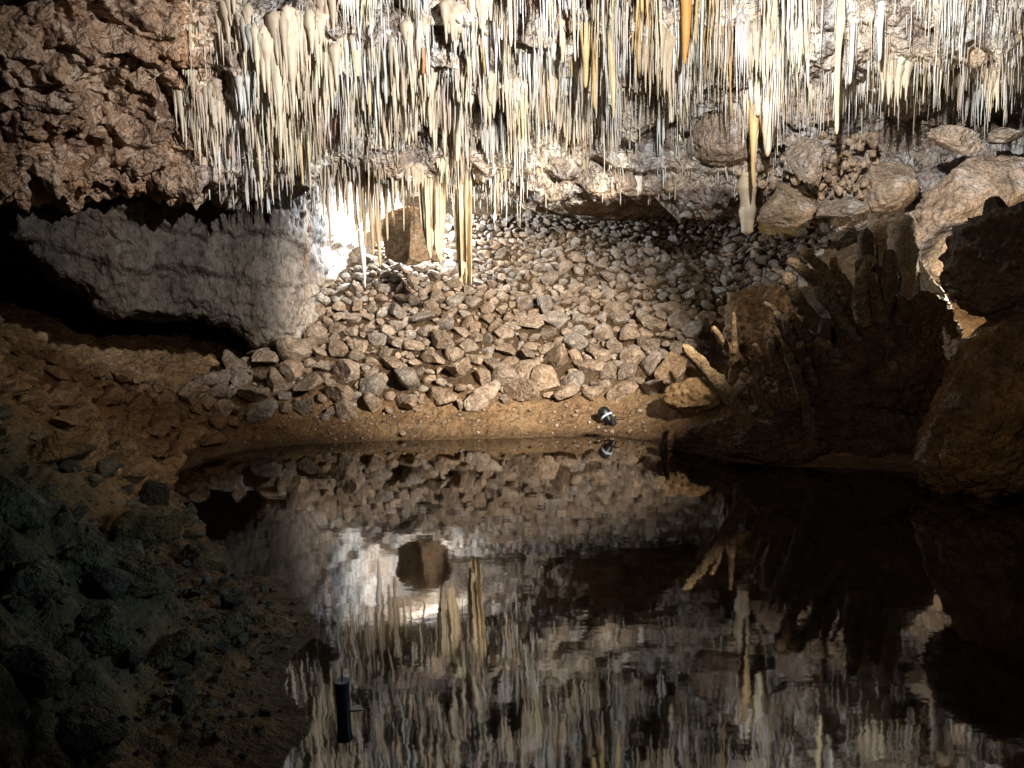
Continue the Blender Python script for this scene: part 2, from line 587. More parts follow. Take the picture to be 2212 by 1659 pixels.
nich = [1.0 if 740 <= c <= 1060 else 0.0 for c in cols_px]          # the lit niche has a higher vault
rows.append([tuple(at(c, l + 22 - 12 * n_, g + 0.75)) for c, g, l, n_ in zip(cols_px, dG, lip, nich)])
rows.append([tuple(at(c, l + 55 - 40 * n_, g + 1.9)) for c, g, l, n_ in zip(cols_px, dG, lip, nich)])
rows.append([tuple(at(c, l + 110 - 60 * n_, g + 3.1)) for c, g, l, n_ in zip(cols_px, dG, lip, nich)])
rows.append([tuple(at(c, 700, g + 4.2)) for c, g, l in zip(cols_px, dG, lip)])
C = np.array(rows)
NU, NV = 860, 460
# finer sampling of the visible rows
tv = np.concatenate([np.linspace(0, 2.4, 40, endpoint=False), np.linspace(2.4, 9.4, 350, endpoint=False), np.linspace(9.4, 12, 70)])
big = cr_interp(C, 12 * 40 + 1)
idx = tv * 40
i0 = np.minimum(idx.astype(int), 479)
S = big[i0] * (1 - (idx - i0))[:, None, None] + big[i0 + 1] * (idx - i0)[:, None, None]
S = cr_interp(S.transpose(1, 0, 2), NU).transpose(1, 0, 2)
Nn = grid_normals(S)
ctr = np.array([0, 5, 2.0])
sgn = np.sign(((ctr - S) * Nn).sum(-1, keepdims=True))
Nn = Nn * np.where(sgn.mean() > 0, 1, -1)
PF = S.reshape(-1, 3)
NF = Nn.reshape(-1, 3)
warp = np.stack([fbm(PF * 1.3, 3, 40 + k) for k in range(3)], 1)
px_, py_ = proj(PF)
vis = sstep(6.2, 7.2, PF[:, 1])
leftw = sstep(520, 380, px_)
d_ = 0.24 * fbm(PF * 0.9 + warp * 0.3, 3, 50)
# ledges: bulges that stop abruptly below
zz = PF[:, 2] * 2.3 + 1.1 * warp[:, 0] + 0.5 * warp[:, 1]
fr = zz - np.floor(zz)
led = np.where(fr < 0.22, fr / 0.22, 1 - (fr - 0.22) / 0.78)
d_ += (0.27 - 0.08 * leftw) * (led - 0.5) * (0.6 + 0.8 * fbm(PF * 1.1, 2, 61))
d_ += 0.13 * fbm(PF * 3.1 + warp * 0.5, 4, 70, 0.58, ridged=True)
w1, w2 = worley(PF * np.array([5.5, 5.5, 6.5]) + warp * 1.2, 80)
d_ += 0.12 * (0.55 - w1) * (0.7 + 0.9 * leftw)
w3, w4 = worley(PF * 13.0 + warp * 2.0, 81)
d_ += 0.055 * (0.5 - w3) * (0.8 + 0.6 * leftw)
d_ += 0.032 * fbm(PF * 17, 3, 90)
d_ -= (0.4 + 0.6 * leftw) * 0.5 * np.clip(gnoise(PF * 1.6, 95) - 0.12, 0, 1) + leftw * 0.28 * np.clip(gnoise(PF * 4.3 + warp, 96) - 0.2, 0, 1)
CEIL = PF + NF * (d_ * (0.35 + 0.65 * vis) * (1 - 0.6 * sstep(10.2, 10.8, PF[:, 1])))[:, None]
CG = CEIL.reshape(NV, NU, 3)
CN = grid_normals(CG)
CN = CN * (1 if ((ctr - CG) * CN).sum(-1).mean() > 0 else -1)
ct = np.ones((len(PF), 3), np.float32)
brown = (leftw * 0.85)[:, None]
ct = ct * (1 - brown) + brown * np.array([1.05, 0.76, 0.52])
low = (sstep(240, 330, py_) * sstep(9.95, 9.6, PF[:, 1]) * sstep(900, 1150, px_))[:, None]
ct = ct * (1 + 0.0 * low)
under = sstep(9.9, 10.6, PF[:, 1])[:, None]
ct = ct * (1 - under) + under * np.array([0.95, 0.78, 0.60])
ceil = obj('cave_roof', mesh_np('cave_roof', CEIL, grid_quads(NV, NU), col=ct), M['ceiling'])
tag(ceil, 'rugged brown limestone roof sloping down behind the pool', None, None, 'structure')


def loft(name, ctrl, nu, nv, mat, amp=(0.1, 0.05, 0.02, 0.01), freq=(1.2, 3.5, 9, 22), seed=0, streak=0.0, col=None, flip=None):
    C = np.array([[tuple(at(*p)) for p in row] for row in ctrl])
    S = cr_interp(C, nv)
    S = cr_interp(S.transpose(1, 0, 2), nu).transpose(1, 0, 2)
    N = grid_normals(S)
    if ((CAM - S) * N).sum(-1).mean() < 0: N = -N
    P, NN = S.reshape(-1, 3), N.reshape(-1, 3)
    d = amp[0] * fbm(P * freq[0], 3, seed) + amp[1] * fbm(P * freq[1], 3, seed + 5, ridged=True) + amp[3] * fbm(P * freq[3], 3, seed + 9)
    w1, _ = worley(P * freq[2], seed + 3)
    d = d + amp[2] * (0.5 - w1) * 2
    if streak:
        d = d + streak * fbm(P * np.array([13, 13, 1.6]), 4, seed + 12, ridged=True)
    if name == 'left_wall_block':
        zz = P[:, 2] * 1.9 + 0.35 * P[:, 0] + 0.8 * fbm(P * 1.2, 3, 77)
        fr = zz - np.floor(zz)
        d = d + 0.07 * (np.where(fr < 0.15, fr / 0.15, 1 - (fr - 0.15) / 0.85) - 0.5)
        d = d - 0.16 * np.clip(gnoise(P * np.array([2.6, 2.6, 1.4]), 78) - 0.18, 0, 1)
        w, w_ = worley(P * np.array([1.7, 1.7, 1.2]) + 0.5 * fbm(P * 2, 2, 79)[:, None], 79)
        d = d - 0.025 * sstep(0.09, 0.0, w_ - w)
    P = P + NN * d[:, None]
    c = np.ones((len(P), 3), np.float32) if col is None else col(P)
    return obj(name, mesh_np(name, P, grid_quads(nv, nu), col=c), mat), P.reshape(nv, nu, 3)


# grey flowstone-coated wall block on the left, its right side turned to the niche lamp
bx = [-60, 20, 60, 110, 200, 240, 330, 430, 500, 560, 620, 660, 710, 760, 810, 850, 890]
bb = [430, 440, 520, 580, 622, 664, 678, 676, 700, 735, 760, 740, 665, 612, 580, 560, 540]
bd = [8.3, 8.5, 8.6, 8.75, 8.95, 9.05, 9.3, 9.5, 9.65, 9.75, 9.9, 10.35, 11.0, 11.55, 12.0, 12.3, 12.6]
ctrl = []
ctrl.append([(x, 290, d - 0.05) for x, d in zip(bx, bd)])
ctrl.append([(x, 385, d - 0.02) for x, d in zip(bx, bd)])
ctrl.append([(x, 400 + (y - 400) * 0.35, d + 0.02) for x, y, d in zip(bx, bb, bd)])
ctrl.append([(x, 400 + (y - 400) * 0.70, d - 0.05) for x, y, d in zip(bx, bb, bd)])
ctrl.append([(x, y - 6, d) for x, y, d in zip(bx, bb, bd)])
ctrl.append([(x + 4, y + 2, d + 0.35) for x, y, d in zip(bx, bb, bd)])
ctrl.append([(x + 10, y - 8, d + 1.3) for x, y, d in zip(bx, bb, bd)])


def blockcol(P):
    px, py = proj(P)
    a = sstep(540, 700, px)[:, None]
    return (1 - a) * np.array([0.31, 0.29, 0.265]) + a * np.array([1.8, 1.85, 1.9])  # niche lamp's glow painted in: whitened right end, dimmed left


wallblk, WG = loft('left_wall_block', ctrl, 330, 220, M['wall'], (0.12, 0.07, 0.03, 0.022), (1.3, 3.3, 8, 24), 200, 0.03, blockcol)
tag(wallblk, 'grey streaked rock wall block hanging over the dark hollow beside the scree', 'rock wall')

# ochre alcove wall behind the stalagmites
ctrl = [[(x, y, d) for x, d in ((1640, 11.2), (1760, 10.8), (1880, 10.5), (2000, 10.1), (2120, 9.6), (2300, 9.0))]
        for y in (400, 470, 560, 640, 760, 860)]
alc, _ = loft('ochre_alcove_wall', ctrl, 200, 140, M['alcove'], (0.10, 0.03, 0.008, 0.006), (1.2, 3.0, 8, 20), 230)
tag(alc, 'smooth ochre alcove wall behind the tall broken stalagmites', 'rock wall')


# ------------------------------------------------------------------ boulders and stones
def ico(sub):
    bm = bmesh.new()
    bmesh.ops.create_icosphere(bm, subdivisions=sub, radius=1)
    V = np.array([v.co[:] for v in bm.verts])
    T = np.array([[v.index for v in f.verts] for f in bm.faces])
    bm.free()
    return V, T


ICO = {k: ico(k) for k in (2, 3, 4, 5, 6)}


def rock_v(sub, seed, planes=9, amp=0.10, freq=1.6, cut=(0.62, 0.9), fine=0.0, axes=(1, 1, 1)):
    V, T = ICO[sub]
    rg = np.random.default_rng(seed)
    V = V.copy()
    for _ in range(planes):
        n = rg.normal(size=3)
        n /= np.linalg.norm(n)
        h = rg.uniform(*cut)
        d = V @ n - h
        V = V - np.outer(np.maximum(d, 0) * 1.0, n)
    V = V * np.array(axes)
    nrm = V / (np.linalg.norm(V, axis=1, keepdims=True) + 1e-9)
    V = V + nrm * (amp * fbm(V * freq + seed * 3.7, 3, seed))[:, None]
    if fine:
        w, _ = worley(V * 5.0 + seed, seed)
        V = V + nrm * (fine * (0.45 - w) + fine * 0.7 * fbm(V * 8 + seed, 3, seed + 4) + fine * 0.25 * fbm(V * 3.5 + seed, 3, seed + 6, ridged=True)
                       + fine * 0.35 * fbm(V * 22 + seed, 2, seed + 8))[:, None]
    return V, T


def boulder(name, c, size, seed, mat, label, rot=(0, 0, 0), sub=5, planes=9, amp=0.15, fine=0.10, cut=(0.5, 0.85), group=None,
            cat='boulder', color=(1, 1, 1)):
    V, T = rock_v(sub, seed, planes, amp, 1.5, cut, fine)
    V = V * (np.array(size) / 2)
    V = V @ np.array(Euler(rot).to_matrix()).T
    o = obj(name, mesh_np(name, V, T=T), mat, loc=tuple(c))
    o.color = (*color, 1)
    return tag(o, label, cat, group)


def pxb(name, px, py, d, w, h, seed, mat, label, depth=None, **k):
    """boulder centred where (px, py) is at distance d, about w x h view-pixels in size"""
    s = d / FPX
    return boulder(name, at(px, py, d), (w * s, (depth or w) * s, h * s), seed, mat, label, **k)


# --- right-hand rocks under the roof
pxb('slab_boulder', 2130, 455, 9.25, 640, 250, 31, M['bigrock'], 'huge tilted pale slab with ochre streaks right of the alcove', depth=260,
    rot=(0.0, math.radians(-16), 0.0), sub=6, planes=14, fine=0.08, amp=0.12, color=(1.25, 1.2, 1.2))
pxb('hanging_boulder', 1742, 348, 9.25, 92, 125, 32, M['bigrock'], 'upright pale boulder wedged under the roof above the alcove', sub=5, color=(1.05, 1.05, 1.1))
pxb('hanging_boulder', 1702, 452, 9.5, 150, 105, 33, M['bigrock'], 'rounded tan boulder hanging low over the scree beside the alcove', sub=5, color=(1.05, 0.98, 0.9))
pxb('block', 2066, 305, 9.0, 125, 62, 34, M['bigrock'], 'flat white block lying on the tilted slab', rot=(0, math.radians(12), 0.3), sub=5, planes=14, color=(1.25, 1.25, 1.3), cat='rock')
pxb('block', 2165, 292, 9.0, 100, 46, 35, M['bigrock'], 'thin grey-white block behind the flat block on the tilted slab', rot=(0, math.radians(-4), 0.3), sub=5, planes=14, color=(1.1, 1.1, 1.15), cat='rock')
pxb('boulder', 1905, 405, 9.45, 150, 110, 36, M['bigrock'], 'lumpy brown boulder between the rubble pocket and the tilted slab', sub=5, color=(0.9, 0.85, 0.8))
pxb('boulder', 1810, 455, 9.6, 130, 60, 37, M['bigrock'], 'low grey boulder roofing the ochre alcove', sub=5, color=(0.7, 0.7, 0.74))
pxb('boulder', 1560, 290, 9.55, 150, 130, 38, M['bigrock'], 'grey-white crusted boulder set in the roof left of the orange spike', sub=5, color=(1.05, 1.0, 1.0))
pxb('boulder', 2045, 545, 8.7, 90, 130, 39, M['bigrock'], 'narrow pale boulder leaning below the tilted slab', sub=5, color=(1.0, 0.92, 0.85), rot=(0, 0.4, 0))
# mound that hides the niche lamp
pxb('mound_boulder', 886, 510, 10.95, 130, 122, 41, M['bigrock'], 'smooth tan mound in front of the glowing niche', depth=70, sub=5, planes=6, amp=0.14, fine=0.06, color=(1.0, 0.92, 0.82))
# sandy boulders at the right edge of the scree
pxb('sandy_boulder', 1640, 730, 8.9, 230, 230, 43, M['sandrock'], 'large sandy boulder beside the stalagmite fan', sub=6, planes=12, amp=0.16, fine=0.10, color=(0.9, 0.95, 1.05))
pxb('sandy_boulder', 1450, 800, 9.2, 95, 105, 44, M['bigrock'], 'squarish tan boulder at the right foot of the scree', sub=5, planes=12, color=(1.0, 0.85, 0.7))
pxb('boulder', 1500, 860, 8.6, 140, 100, 45, M['sandrock'], 'clay-covered boulder behind the shore lamp', sub=5, planes=7, color=(1, 1, 1))

# --- dark right foreground
pxb('dark_boulder', 2212, 572, 6.7, 310, 250, 51, M['darkrock'], 'dark ragged boulder jutting above the stalagmites', sub=6, planes=5, amp=0.16, fine=0.12, color=(1.2, 1.0, 0.85))
pxb('dark_boulder', 2150, 455, 6.9, 70, 60, 52, M['darkrock'], 'small dark knob on top of the ragged boulder', sub=5, planes=5, fine=0.1, color=(0.7, 0.65, 0.65))
pxb('ribbed_boulder', 2190, 880, 6.4, 490, 360, 53, M['darkrock'], 'big ribbed brown boulder rising from the dark right shore', depth=300,
    rot=(0, math.radians(-35), 0), sub=6, planes=6, amp=0.12, fine=0.08, color=(2.0, 1.45, 0.9))
pxb('base_mound', 1860, 900, 7.55, 400, 330, 54, M['darkrock'], 'black rocky mound carrying the fan of stalagmites', depth=260, sub=6, planes=6, amp=0.25, fine=0.16, color=(0.9, 0.75, 0.6))
pxb('base_mound', 1950, 720, 7.7, 210, 190, 55, M['darkrock'], 'dark knobbly base under the tall broken columns', sub=6, planes=5, amp=0.2, fine=0.12, color=(1.2, 0.95, 0.7))
pxb('base_mound', 1865, 800, 7.6, 320, 260, 61, M['darkrock'], 'jagged dark hump below the tall columns', depth=230, sub=6, planes=5, amp=0.22, fine=0.16, color=(1.0, 0.8, 0.6))
pxb('base_mound', 1810, 735, 7.85, 260, 210, 58, M['darkrock'], 'dark knobbly mound between fan and columns', sub=6, planes=5, amp=0.2, fine=0.12, color=(0.8, 0.65, 0.5))
pxb('base_mound', 1700, 850, 7.75, 220, 200, 59, M['darkrock'], 'brown knobbly mound under the slanting fingers', sub=6, planes=5, amp=0.2, fine=0.12, color=(1.3, 0.95, 0.65))
pxb('shore_boulder', 1560, 950, 7.9, 260, 110, 56, M['darkrock'], 'rough muddy boulder at the waterline right of the shore lamp', depth=150, sub=6, planes=8, amp=0.2, fine=0.12, color=(1.3, 1.05, 0.8))
pxb('shore_boulder', 1680, 960, 7.5, 240, 120, 57, M['darkrock'], 'dark muddy boulder under the low slanting stalagmites', depth=150, sub=6, planes=8, amp=0.2, fine=0.12, color=(0.9, 0.7, 0.55))

# --- stalagmites of the fan: tip, base, width
fan = [
    ((1947, 466), (1958, 690), 42, 7.55, (0.50, 0.40, 0.28), 'tall flat-topped stalagmite column with a painted-in lit right edge', 0.92),
    ((1902, 474), (1912, 640), 44, 7.75, (0.55, 0.40, 0.25), 'broken ochre stalagmite stump behind the tallest column', 0.85),
    ((1870, 494), (1876, 690), 36, 7.45, (0.22, 0.17, 0.13), 'dark narrow-necked stalagmite left of the tallest column', 0.6),
    ((1921, 538), (1908, 680), 34, 7.4, (0.24, 0.17, 0.12), 'short dark stalagmite in front of the broken stump', 0.5),
    ((1703, 560), (1800, 668), 21, 7.4, (0.30, 0.23, 0.15), 'slanting stalagmite, uppermost finger of the fan', 0.8),
    ((1697, 592), (1815, 722), 25, 7.3, (0.24, 0.18, 0.12), 'thick slanting stalagmite under the uppermost finger', 0.85),
    ((1735, 542), (1795, 620), 19, 7.6, (0.40, 0.29, 0.18), 'pale slanting stalagmite behind the uppermost finger', 0.85),
    ((1761, 620), (1850, 735), 19, 7.2, (0.27, 0.23, 0.16), 'slender slanting stalagmite crossing the dark hollow', 0.8),
    ((1799, 556), (1848, 640), 19, 7.6, (0.33, 0.21, 0.12), 'reddish slanting stalagmite between fan and columns', 0.7),
    ((1820, 590), (1838, 660), 16, 7.4, (0.25, 0.19, 0.13), 'small pointed stalagmite between fan and columns', 0.3),
    ((1675, 672), (1725, 760), 19, 7.35, (0.28, 0.20, 0.13), 'slanting stalagmite at the left of the fan, above the sandy boulder', 0.75),
    ((1694, 680), (1735, 770), 17, 7.25, (0.22, 0.16, 0.11), 'dark twin stalagmite at the left of the fan', 0.75),
    ((1540, 706), (1592, 768), 15, 7.9, (0.42, 0.29, 0.17), 'short slanting stalagmite crossing an upright one near the scree', 0.6),
    ((1585, 674), (1588, 800), 17, 7.85, (0.38, 0.26, 0.15), 'upright thin stalagmite beside the sandy boulder', 0.35),
    ((1476, 745), (1634, 962), 25, 7.3, (0.40, 0.29, 0.17), 'longest slanting stalagmite pointing towards the scree', 0.8),
    ((1622, 818), (1676, 905), 19, 7.3, (0.36, 0.25, 0.14), 'slanting stalagmite above the waterline, beside the longest one', 0.75),
    ((1600, 808), (1660, 905), 21, 7.45, (0.30, 0.21, 0.13), 'dark slanting stalagmite behind the waterline pair', 0.7),
    ((1694, 743), (1745, 940), 24, 7.2, (0.24, 0.17, 0.11), 'steep dark stalagmite in the middle of the fan', 0.6),
    ((1630, 743), (1668, 800), 15, 7.5, (0.36, 0.25, 0.15), 'stubby slanting stalagmite on the sandy boulder side', 0.6),
    ((1444, 925), (1442, 995), 15, 7.9, (0.34, 0.25, 0.16), 'small upright stalagmite in the shallows right of the lamp', 0.5),
    ((1460, 930), (1478, 985), 10, 7.9, (0.36, 0.27, 0.17), 'thin slanting stalagmite in the shallows right of the lamp', 0.5),
    ((1553, 950), (1575, 1000), 15, 7.5, (0.34, 0.22, 0.14), 'stubby reddish stalagmite at the dark waterline', 0.5),
    ((1780, 690), (1800, 800), 30, 7.2, (0.15, 0.11, 0.08), 'black stump in the hollow of the fan', 0.6),
]


M['stalag'] = rock_mat('stalagmite_rock', [(0.55, 0.50, 0.45), (0.85, 0.80, 0.75), (1.15, 1.10, 1.0)], 4, 22, 1.0, 0.05, 0.7, 0.3, tint='attr', stretch=(1, 1, 0.6))


def tube_path(A, B, r0, r1, seed, sides=14, rings=26, bend=0.03, lump=0.16, blunt=0.9):
    """rough column from base A to tip B; blunt: tip radius as share of base radius"""
    A, B = np.asarray(A, float), np.asarray(B, float)
    L = np.linalg.norm(B - A)
    ax = (B - A) / L
    u = np.cross(ax, [0.3, 1, 0.2])
    u /= np.linalg.norm(u)
    v = np.cross(ax, u)
    rg = np.random.default_rng(seed)
    bd = (rg.normal() * u + rg.normal() * v) * bend * L
    t = np.linspace(0, 1, rings)
    r = r0 + (r1 - r0) * t
    r = r * np.where(t > 0.95, np.sqrt(np.clip(1 - ((t - 0.95) / 0.052) ** 2, 0.02, 1)) if True else 1, 1)
    th = np.linspace(0, 2 * math.pi, sides, endpoint=False)
    P = (A + np.outer(t, B - A) + np.outer(np.sin(t * math.pi), bd))[:, None, :] + (
        r[:, None, None] * (np.cos(th)[None, :, None] * u + np.sin(th)[None, :, None] * v))
    Pf = P.reshape(-1, 3)
    cen = np.repeat(A + np.outer(t, B - A), sides, 0)
    dirv = Pf - cen
    n = 1 + lump * fbm(Pf * (0.8 / max(r0, 0.02)) + seed, 3, seed) + 0.5 * lump * fbm(Pf * 34 + seed, 3, seed + 1, ridged=True) + lump * 0.8 * np.repeat(fbm(np.stack([t * L / max(r0, .02) * 0.5, t * 0 + seed, t * 0], 1), 2, seed), sides)
    Pf = cen + dirv * n[:, None]
    Pf = Pf + ax * (0.35 * r1 * gnoise(Pf * 30 + seed, seed + 2) * np.repeat(sstep(0.85, 0.97, t), sides))[:, None]
    a = np.arange(rings * sides).reshape(rings, sides)
    Q = np.stack([a[:-1], np.roll(a[:-1], -1, 1), np.roll(a[1:], -1, 1), a[1:]], -1).reshape(-1, 4)
    tip = len(Pf)
    Pf = np.vstack([Pf, (B + ax * r1 * 0.05)[None]])
    T = np.stack([a[-1], np.roll(a[-1], -1), np.full(sides, tip)], 1)
    return Pf, Q, T


rf = random.Random(5)
for q in range(22):
    bx_, by_ = rf.uniform(1690, 1950), rf.uniform(650, 860)
    ln = rf.uniform(40, 110)
    an = math.radians(rf.uniform(15, 48) if bx_ < 1860 else rf.uniform(-4, 18))
    v = rf.uniform(0.6, 1.1)
    fan.append(((bx_ - ln * math.sin(an), by_ - ln * math.cos(an)), (bx_, by_), rf.uniform(12, 26), rf.uniform(7.15, 7.6), (0.30 * v, 0.22 * v, 0.14 * v),
                'short brown finger crowding the dark stalagmite fan' if an > 0.3 else 'upright brown stub among the dark columns', rf.uniform(0.4, 0.85)))
for i, (tp, bs, w, d, c, lab, bl) in enumerate(fan):
    d -= 0.12
    tipd = d if i < 4 else d + 0.02
    B = at(tp[0], tp[1], tipd)
    A = at(bs[0], bs[1], d + (0.12 if i < 4 else 0.25))
    r = w * 0.64 * d / FPX
    V, Q, T = tube_path(A - (B - A) * 0.3 + np.array([0, 0.06, 0]), B, r * 1.15, r * bl * 0.9, 300 + i, 26, 70, 0.045, 0.46)
    org = A.copy()
    cc = 1.1 * np.array(c)[None] * (0.75 + 0.5 * (fbm(V * 9, 3, 5)[:, None] * 0.5 + 0.5))
    if i == 0:                                           # alcove lamp's rim light painted white down the right side
        side = sstep(0.3, 0.9, (V[:, 0] - (A[0] + (B[0] - A[0]) * (V[:, 2] - A[2]) / (B[2] - A[2]))) / r)[:, None]
        cc = cc * (1 - side) + side * np.array([0.78, 0.76, 0.70])
    o = obj('stalagmite', mesh_np('stalagmite', V - org, Q, T, col=cc), M['stalag'], loc=tuple(org))
    tag(o, lab, 'stalagmite', 'stalagmites of the fan on the right shore')

# white flowstone skirt at the foot of the tall column
A_, B_ = at(2012, 800, 7.85), at(1966, 545, 7.66)
V, Q, T = tube_path(A_, B_, 0.20, 0.045, 771, 60, 110, 0.02, 0.40)
cen_ = A_ + np.outer(np.clip((V[:, 2] - A_[2]) / (B_[2] - A_[2]), 0, 1), B_ - A_)
rib = fbm(np.stack([np.arctan2(V[:, 1] - cen_[:, 1], V[:, 0] - cen_[:, 0]) * 3.2, V[:, 2] * 1.5, V[:, 2] * 0], 1), 4, 55, 0.6, ridged=True)
V = cen_ + (V - cen_) * (1 + 0.42 * rib + 0.16 * fbm(V * 14, 3, 56))[:, None]
fc = np.array([0.72, 0.70, 0.64])[None] * (0.7 + 0.35 * rib)[:, None]
o = obj('flowstone', mesh_np('flowstone', V - A_, Q, T, col=np.clip(fc, 0.1, 0.8)), M['calcite'], loc=tuple(A_))
tag(o, 'white flowstone skirt poured around the foot of the tallest column', 'flowstone')

# --- scree stones
NB = 16
BASE, BV = [], []
for k in range(NB):
    rg = random.Random(k)
    ax = (1.0, rg.uniform(0.65, 0.95), rg.uniform(0.5, 0.8))
    V, T = rock_v(4, 500 + k, 10, 0.07, 2.2, (0.42, 0.78), 0.045, ax)
    V = V / np.abs(V).max()
    BASE.append(mesh_np('rock', V, T=T, smooth=False))
    BASE[-1].materials.append(M['stone'])
    V2, T2 = rock_v(2, 500 + k, 10, 0.07, 1.8, (0.42, 0.78), 0.0, ax)
    BV.append((V2 / np.abs(V2).max(), T2))
for me in BASE:
    me.polygons.foreach_set('use_smooth', np.full(len(me.polygons), True))


def in_poly(px, py, poly):
    r = np.zeros(px.shape, bool)
    for i in range(len(poly)):
        (x0, y0), (x1, y1) = poly[i], poly[(i + 1) % len(poly)]
        if y0 == y1: continue
        c = (y0 > py) != (y1 > py)
        r ^= c & (px < (x1 - x0) * (py - y0) / (y1 - y0) + x0)
    return r


def scatter(poly, sizef, n, xr, yr, seed, fill=0.45, prob=None, avoid=None):
    """stones of varying size on the ground, not overlapping much, where the view polygon lies"""
    rg = np.random.default_rng(seed)
    X, Y = rg.uniform(*xr, n), rg.uniform(*yr, n)
    Z = gh(X, Y)
    px, py = proj(np.stack([X, Y, Z], 1))
    ok = in_poly(px, py, poly) & (Z > 0.01)
    X, Y, Z, px, py = X[ok], Y[ok], Z[ok], px[ok], py[ok]
    S = sizef(px, py) * np.exp(rg.normal(0, 0.30, len(X)))
    if prob is not None:
        k = rg.random(len(X)) < prob(px, py)
        X, Y, Z, S, px, py = X[k], Y[k], Z[k], S[k], px[k], py[k]
    o = np.argsort(-S * rg.uniform(0.4, 1.0, len(S)))
    acc = []
    A = np.zeros((0, 4)) if avoid is None else np.array([[*q[0], q[1]] for q in avoid])
    for i in o:
        p = np.array([X[i], Y[i], Z[i]])
        if len(A):
            dd = np.sqrt(((A[:, :3] - p) ** 2).sum(1))
            if (dd < (A[:, 3] + S[i]) * fill).any(): continue
        A = np.vstack([A, [*p, S[i]]])
        acc.append((p, S[i], px[i], py[i]))
    return acc


scree_poly = [(420, 835), (560, 762), (640, 690), (740, 600), (830, 525), (870, 480), (1150, 462), (1400, 462), (1600, 470), (1790, 520),
              (1740, 620), (1580, 680), (1500, 740), (1440, 800), (1420, 850), (1300, 856), (1150, 868), (1050, 872), (900, 890), (700, 905), (520, 900), (400, 880)]


def size_scree(px, py):
    s = np.interp(py, [470, 560, 640, 700, 780, 860, 900], [0.07, 0.085, 0.10, 0.122, 0.15, 0.19, 0.185])
    return s


stones = [(p, s, 'scree', a, b) for p, s, a, b in scatter(scree_poly, size_scree, 90000, (-4.2, 4.2), (8.6, 13.2), 3, 0.385)]
stones += [(p, s, 'scree', a, b) for p, s, a, b in scatter(scree_poly, lambda x, y: 0.5 * size_scree(x, y), 60000, (-4.2, 4.2), (8.6, 13.2), 13, 0.40, None, stones)]
left_poly = [(-80, 690), (100, 740), (250, 800), (400, 850), (520, 905), (480, 980), (380, 1020), (360, 1060), (300, 1060), (150, 960), (60, 880), (-80, 830)]
stones += [(p, s, 'left', a, b) for p, s, a, b in scatter(left_poly, lambda x, y: np.full(x.shape, 0.16), 12000, (-7, -1.5), (5.5, 10), 4, 0.42,
                                                          lambda x, y: np.full(x.shape, 0.7))]
near_poly = [(-100, 880), (100, 920), (300, 1070), (420, 1120), (470, 1230), (560, 1330), (450, 1500), (250, 1720), (-100, 1720)]
stones += [(p, s, 'near', a, b) for p, s, a, b in scatter(near_poly, lambda x, y: np.full(x.shape, 0.11), 6000, (-4.5, -0.8), (2.4, 7), 5, 0.5,
                                                          lambda x, y: np.full(x.shape, 0.045))]
beach_poly = [(560, 905), (760, 900), (1000, 878), (1250, 862), (1420, 860), (1400, 935), (1200, 938), (900, 945), (640, 955), (520, 960)]
stones += [(p, s, 'scree', a, b) for p, s, a, b in scatter(beach_poly, lambda x, y: np.full(x.shape, 0.035), 900, (-3.2, 2), (8.5, 10), 8, 0.6)]
stones += [(p, s, 'near', a, b) for p, s, a, b in scatter([(-100, 830), (420, 1080), (700, 1300), (700, 1650), (-100, 1720)], lambda x, y: np.full(x.shape, 0.035), 2600, (-4.5, -0.6), (2.4, 7), 9, 0.6)]
scr_big = sorted(range(len(stones)), key=lambda i: -stones[i][1] / stones[i][0][1])
own = set(scr_big[:300])
def rock_label(zone, px, py, s, c, flat, d):
    g = c[2] / c[0]
    tone = ('blue-grey' if g > 1.05 else 'tan' if g > 0.9 else 'ochre-brown') if zone == 'scree' else (('pale rust' if c[0] > 1.0 else 'red-brown' if c[0] > 0.86 else 'dark umber') if zone == 'left' else ('grey-green muddy' if c[0] > 0.44 else 'dark muddy' if c[0] > 0.37 else 'blackish muddy'))
    lum = ' pale' if c[0] > 1.06 and zone == 'scree' else (' dark' if c[0] < 0.72 and zone == 'scree' else '')
    size = 'large' if s > 0.21 else ('medium' if s > 0.14 else 'small')
    shape = 'flat' if flat < 0.86 else ('blocky' if flat > 1.03 else 'angular')
    if zone == 'scree':
        row = 'high on the scree' if py < 620 else ('in the middle of the scree' if py < 765 else 'at the foot of the scree')
        cols = [(540, 'under the shaded hollow'), (700, 'beside the grey wall block'), (850, 'below the bright wall'), (960, 'below the two-pointed drapery'), (1070, 'below the tallest drapery'),
                (1260, 'straight behind the sandy beach'), (1400, 'behind the shore lamp'), (3000, 'towards the sandy boulder')]
        return f'{size}{lum} {tone} {shape} rock {row}, ' + next(t for x, t in cols if px < x)
    if zone == 'left':
        where = ('just below the hanging grey wall block' if px > 300 else 'on the crest by the dark hollow' if px < 120 else 'in front of the dark hollow') if py < 850 else (
            'near the inner corner of the pool' if px > 280 else 'half way down the dim bank' if py < 930 else 'where the dim bank meets the near boulders')
        return f'{size} {tone} {shape} rock {where}'
    where = 'on the mud flat by the pool edge' if px > 400 else ('among the near bank boulders' if py < 1350 else 'low on the near bank')
    return f'{size} {tone} {shape} rock {where}'


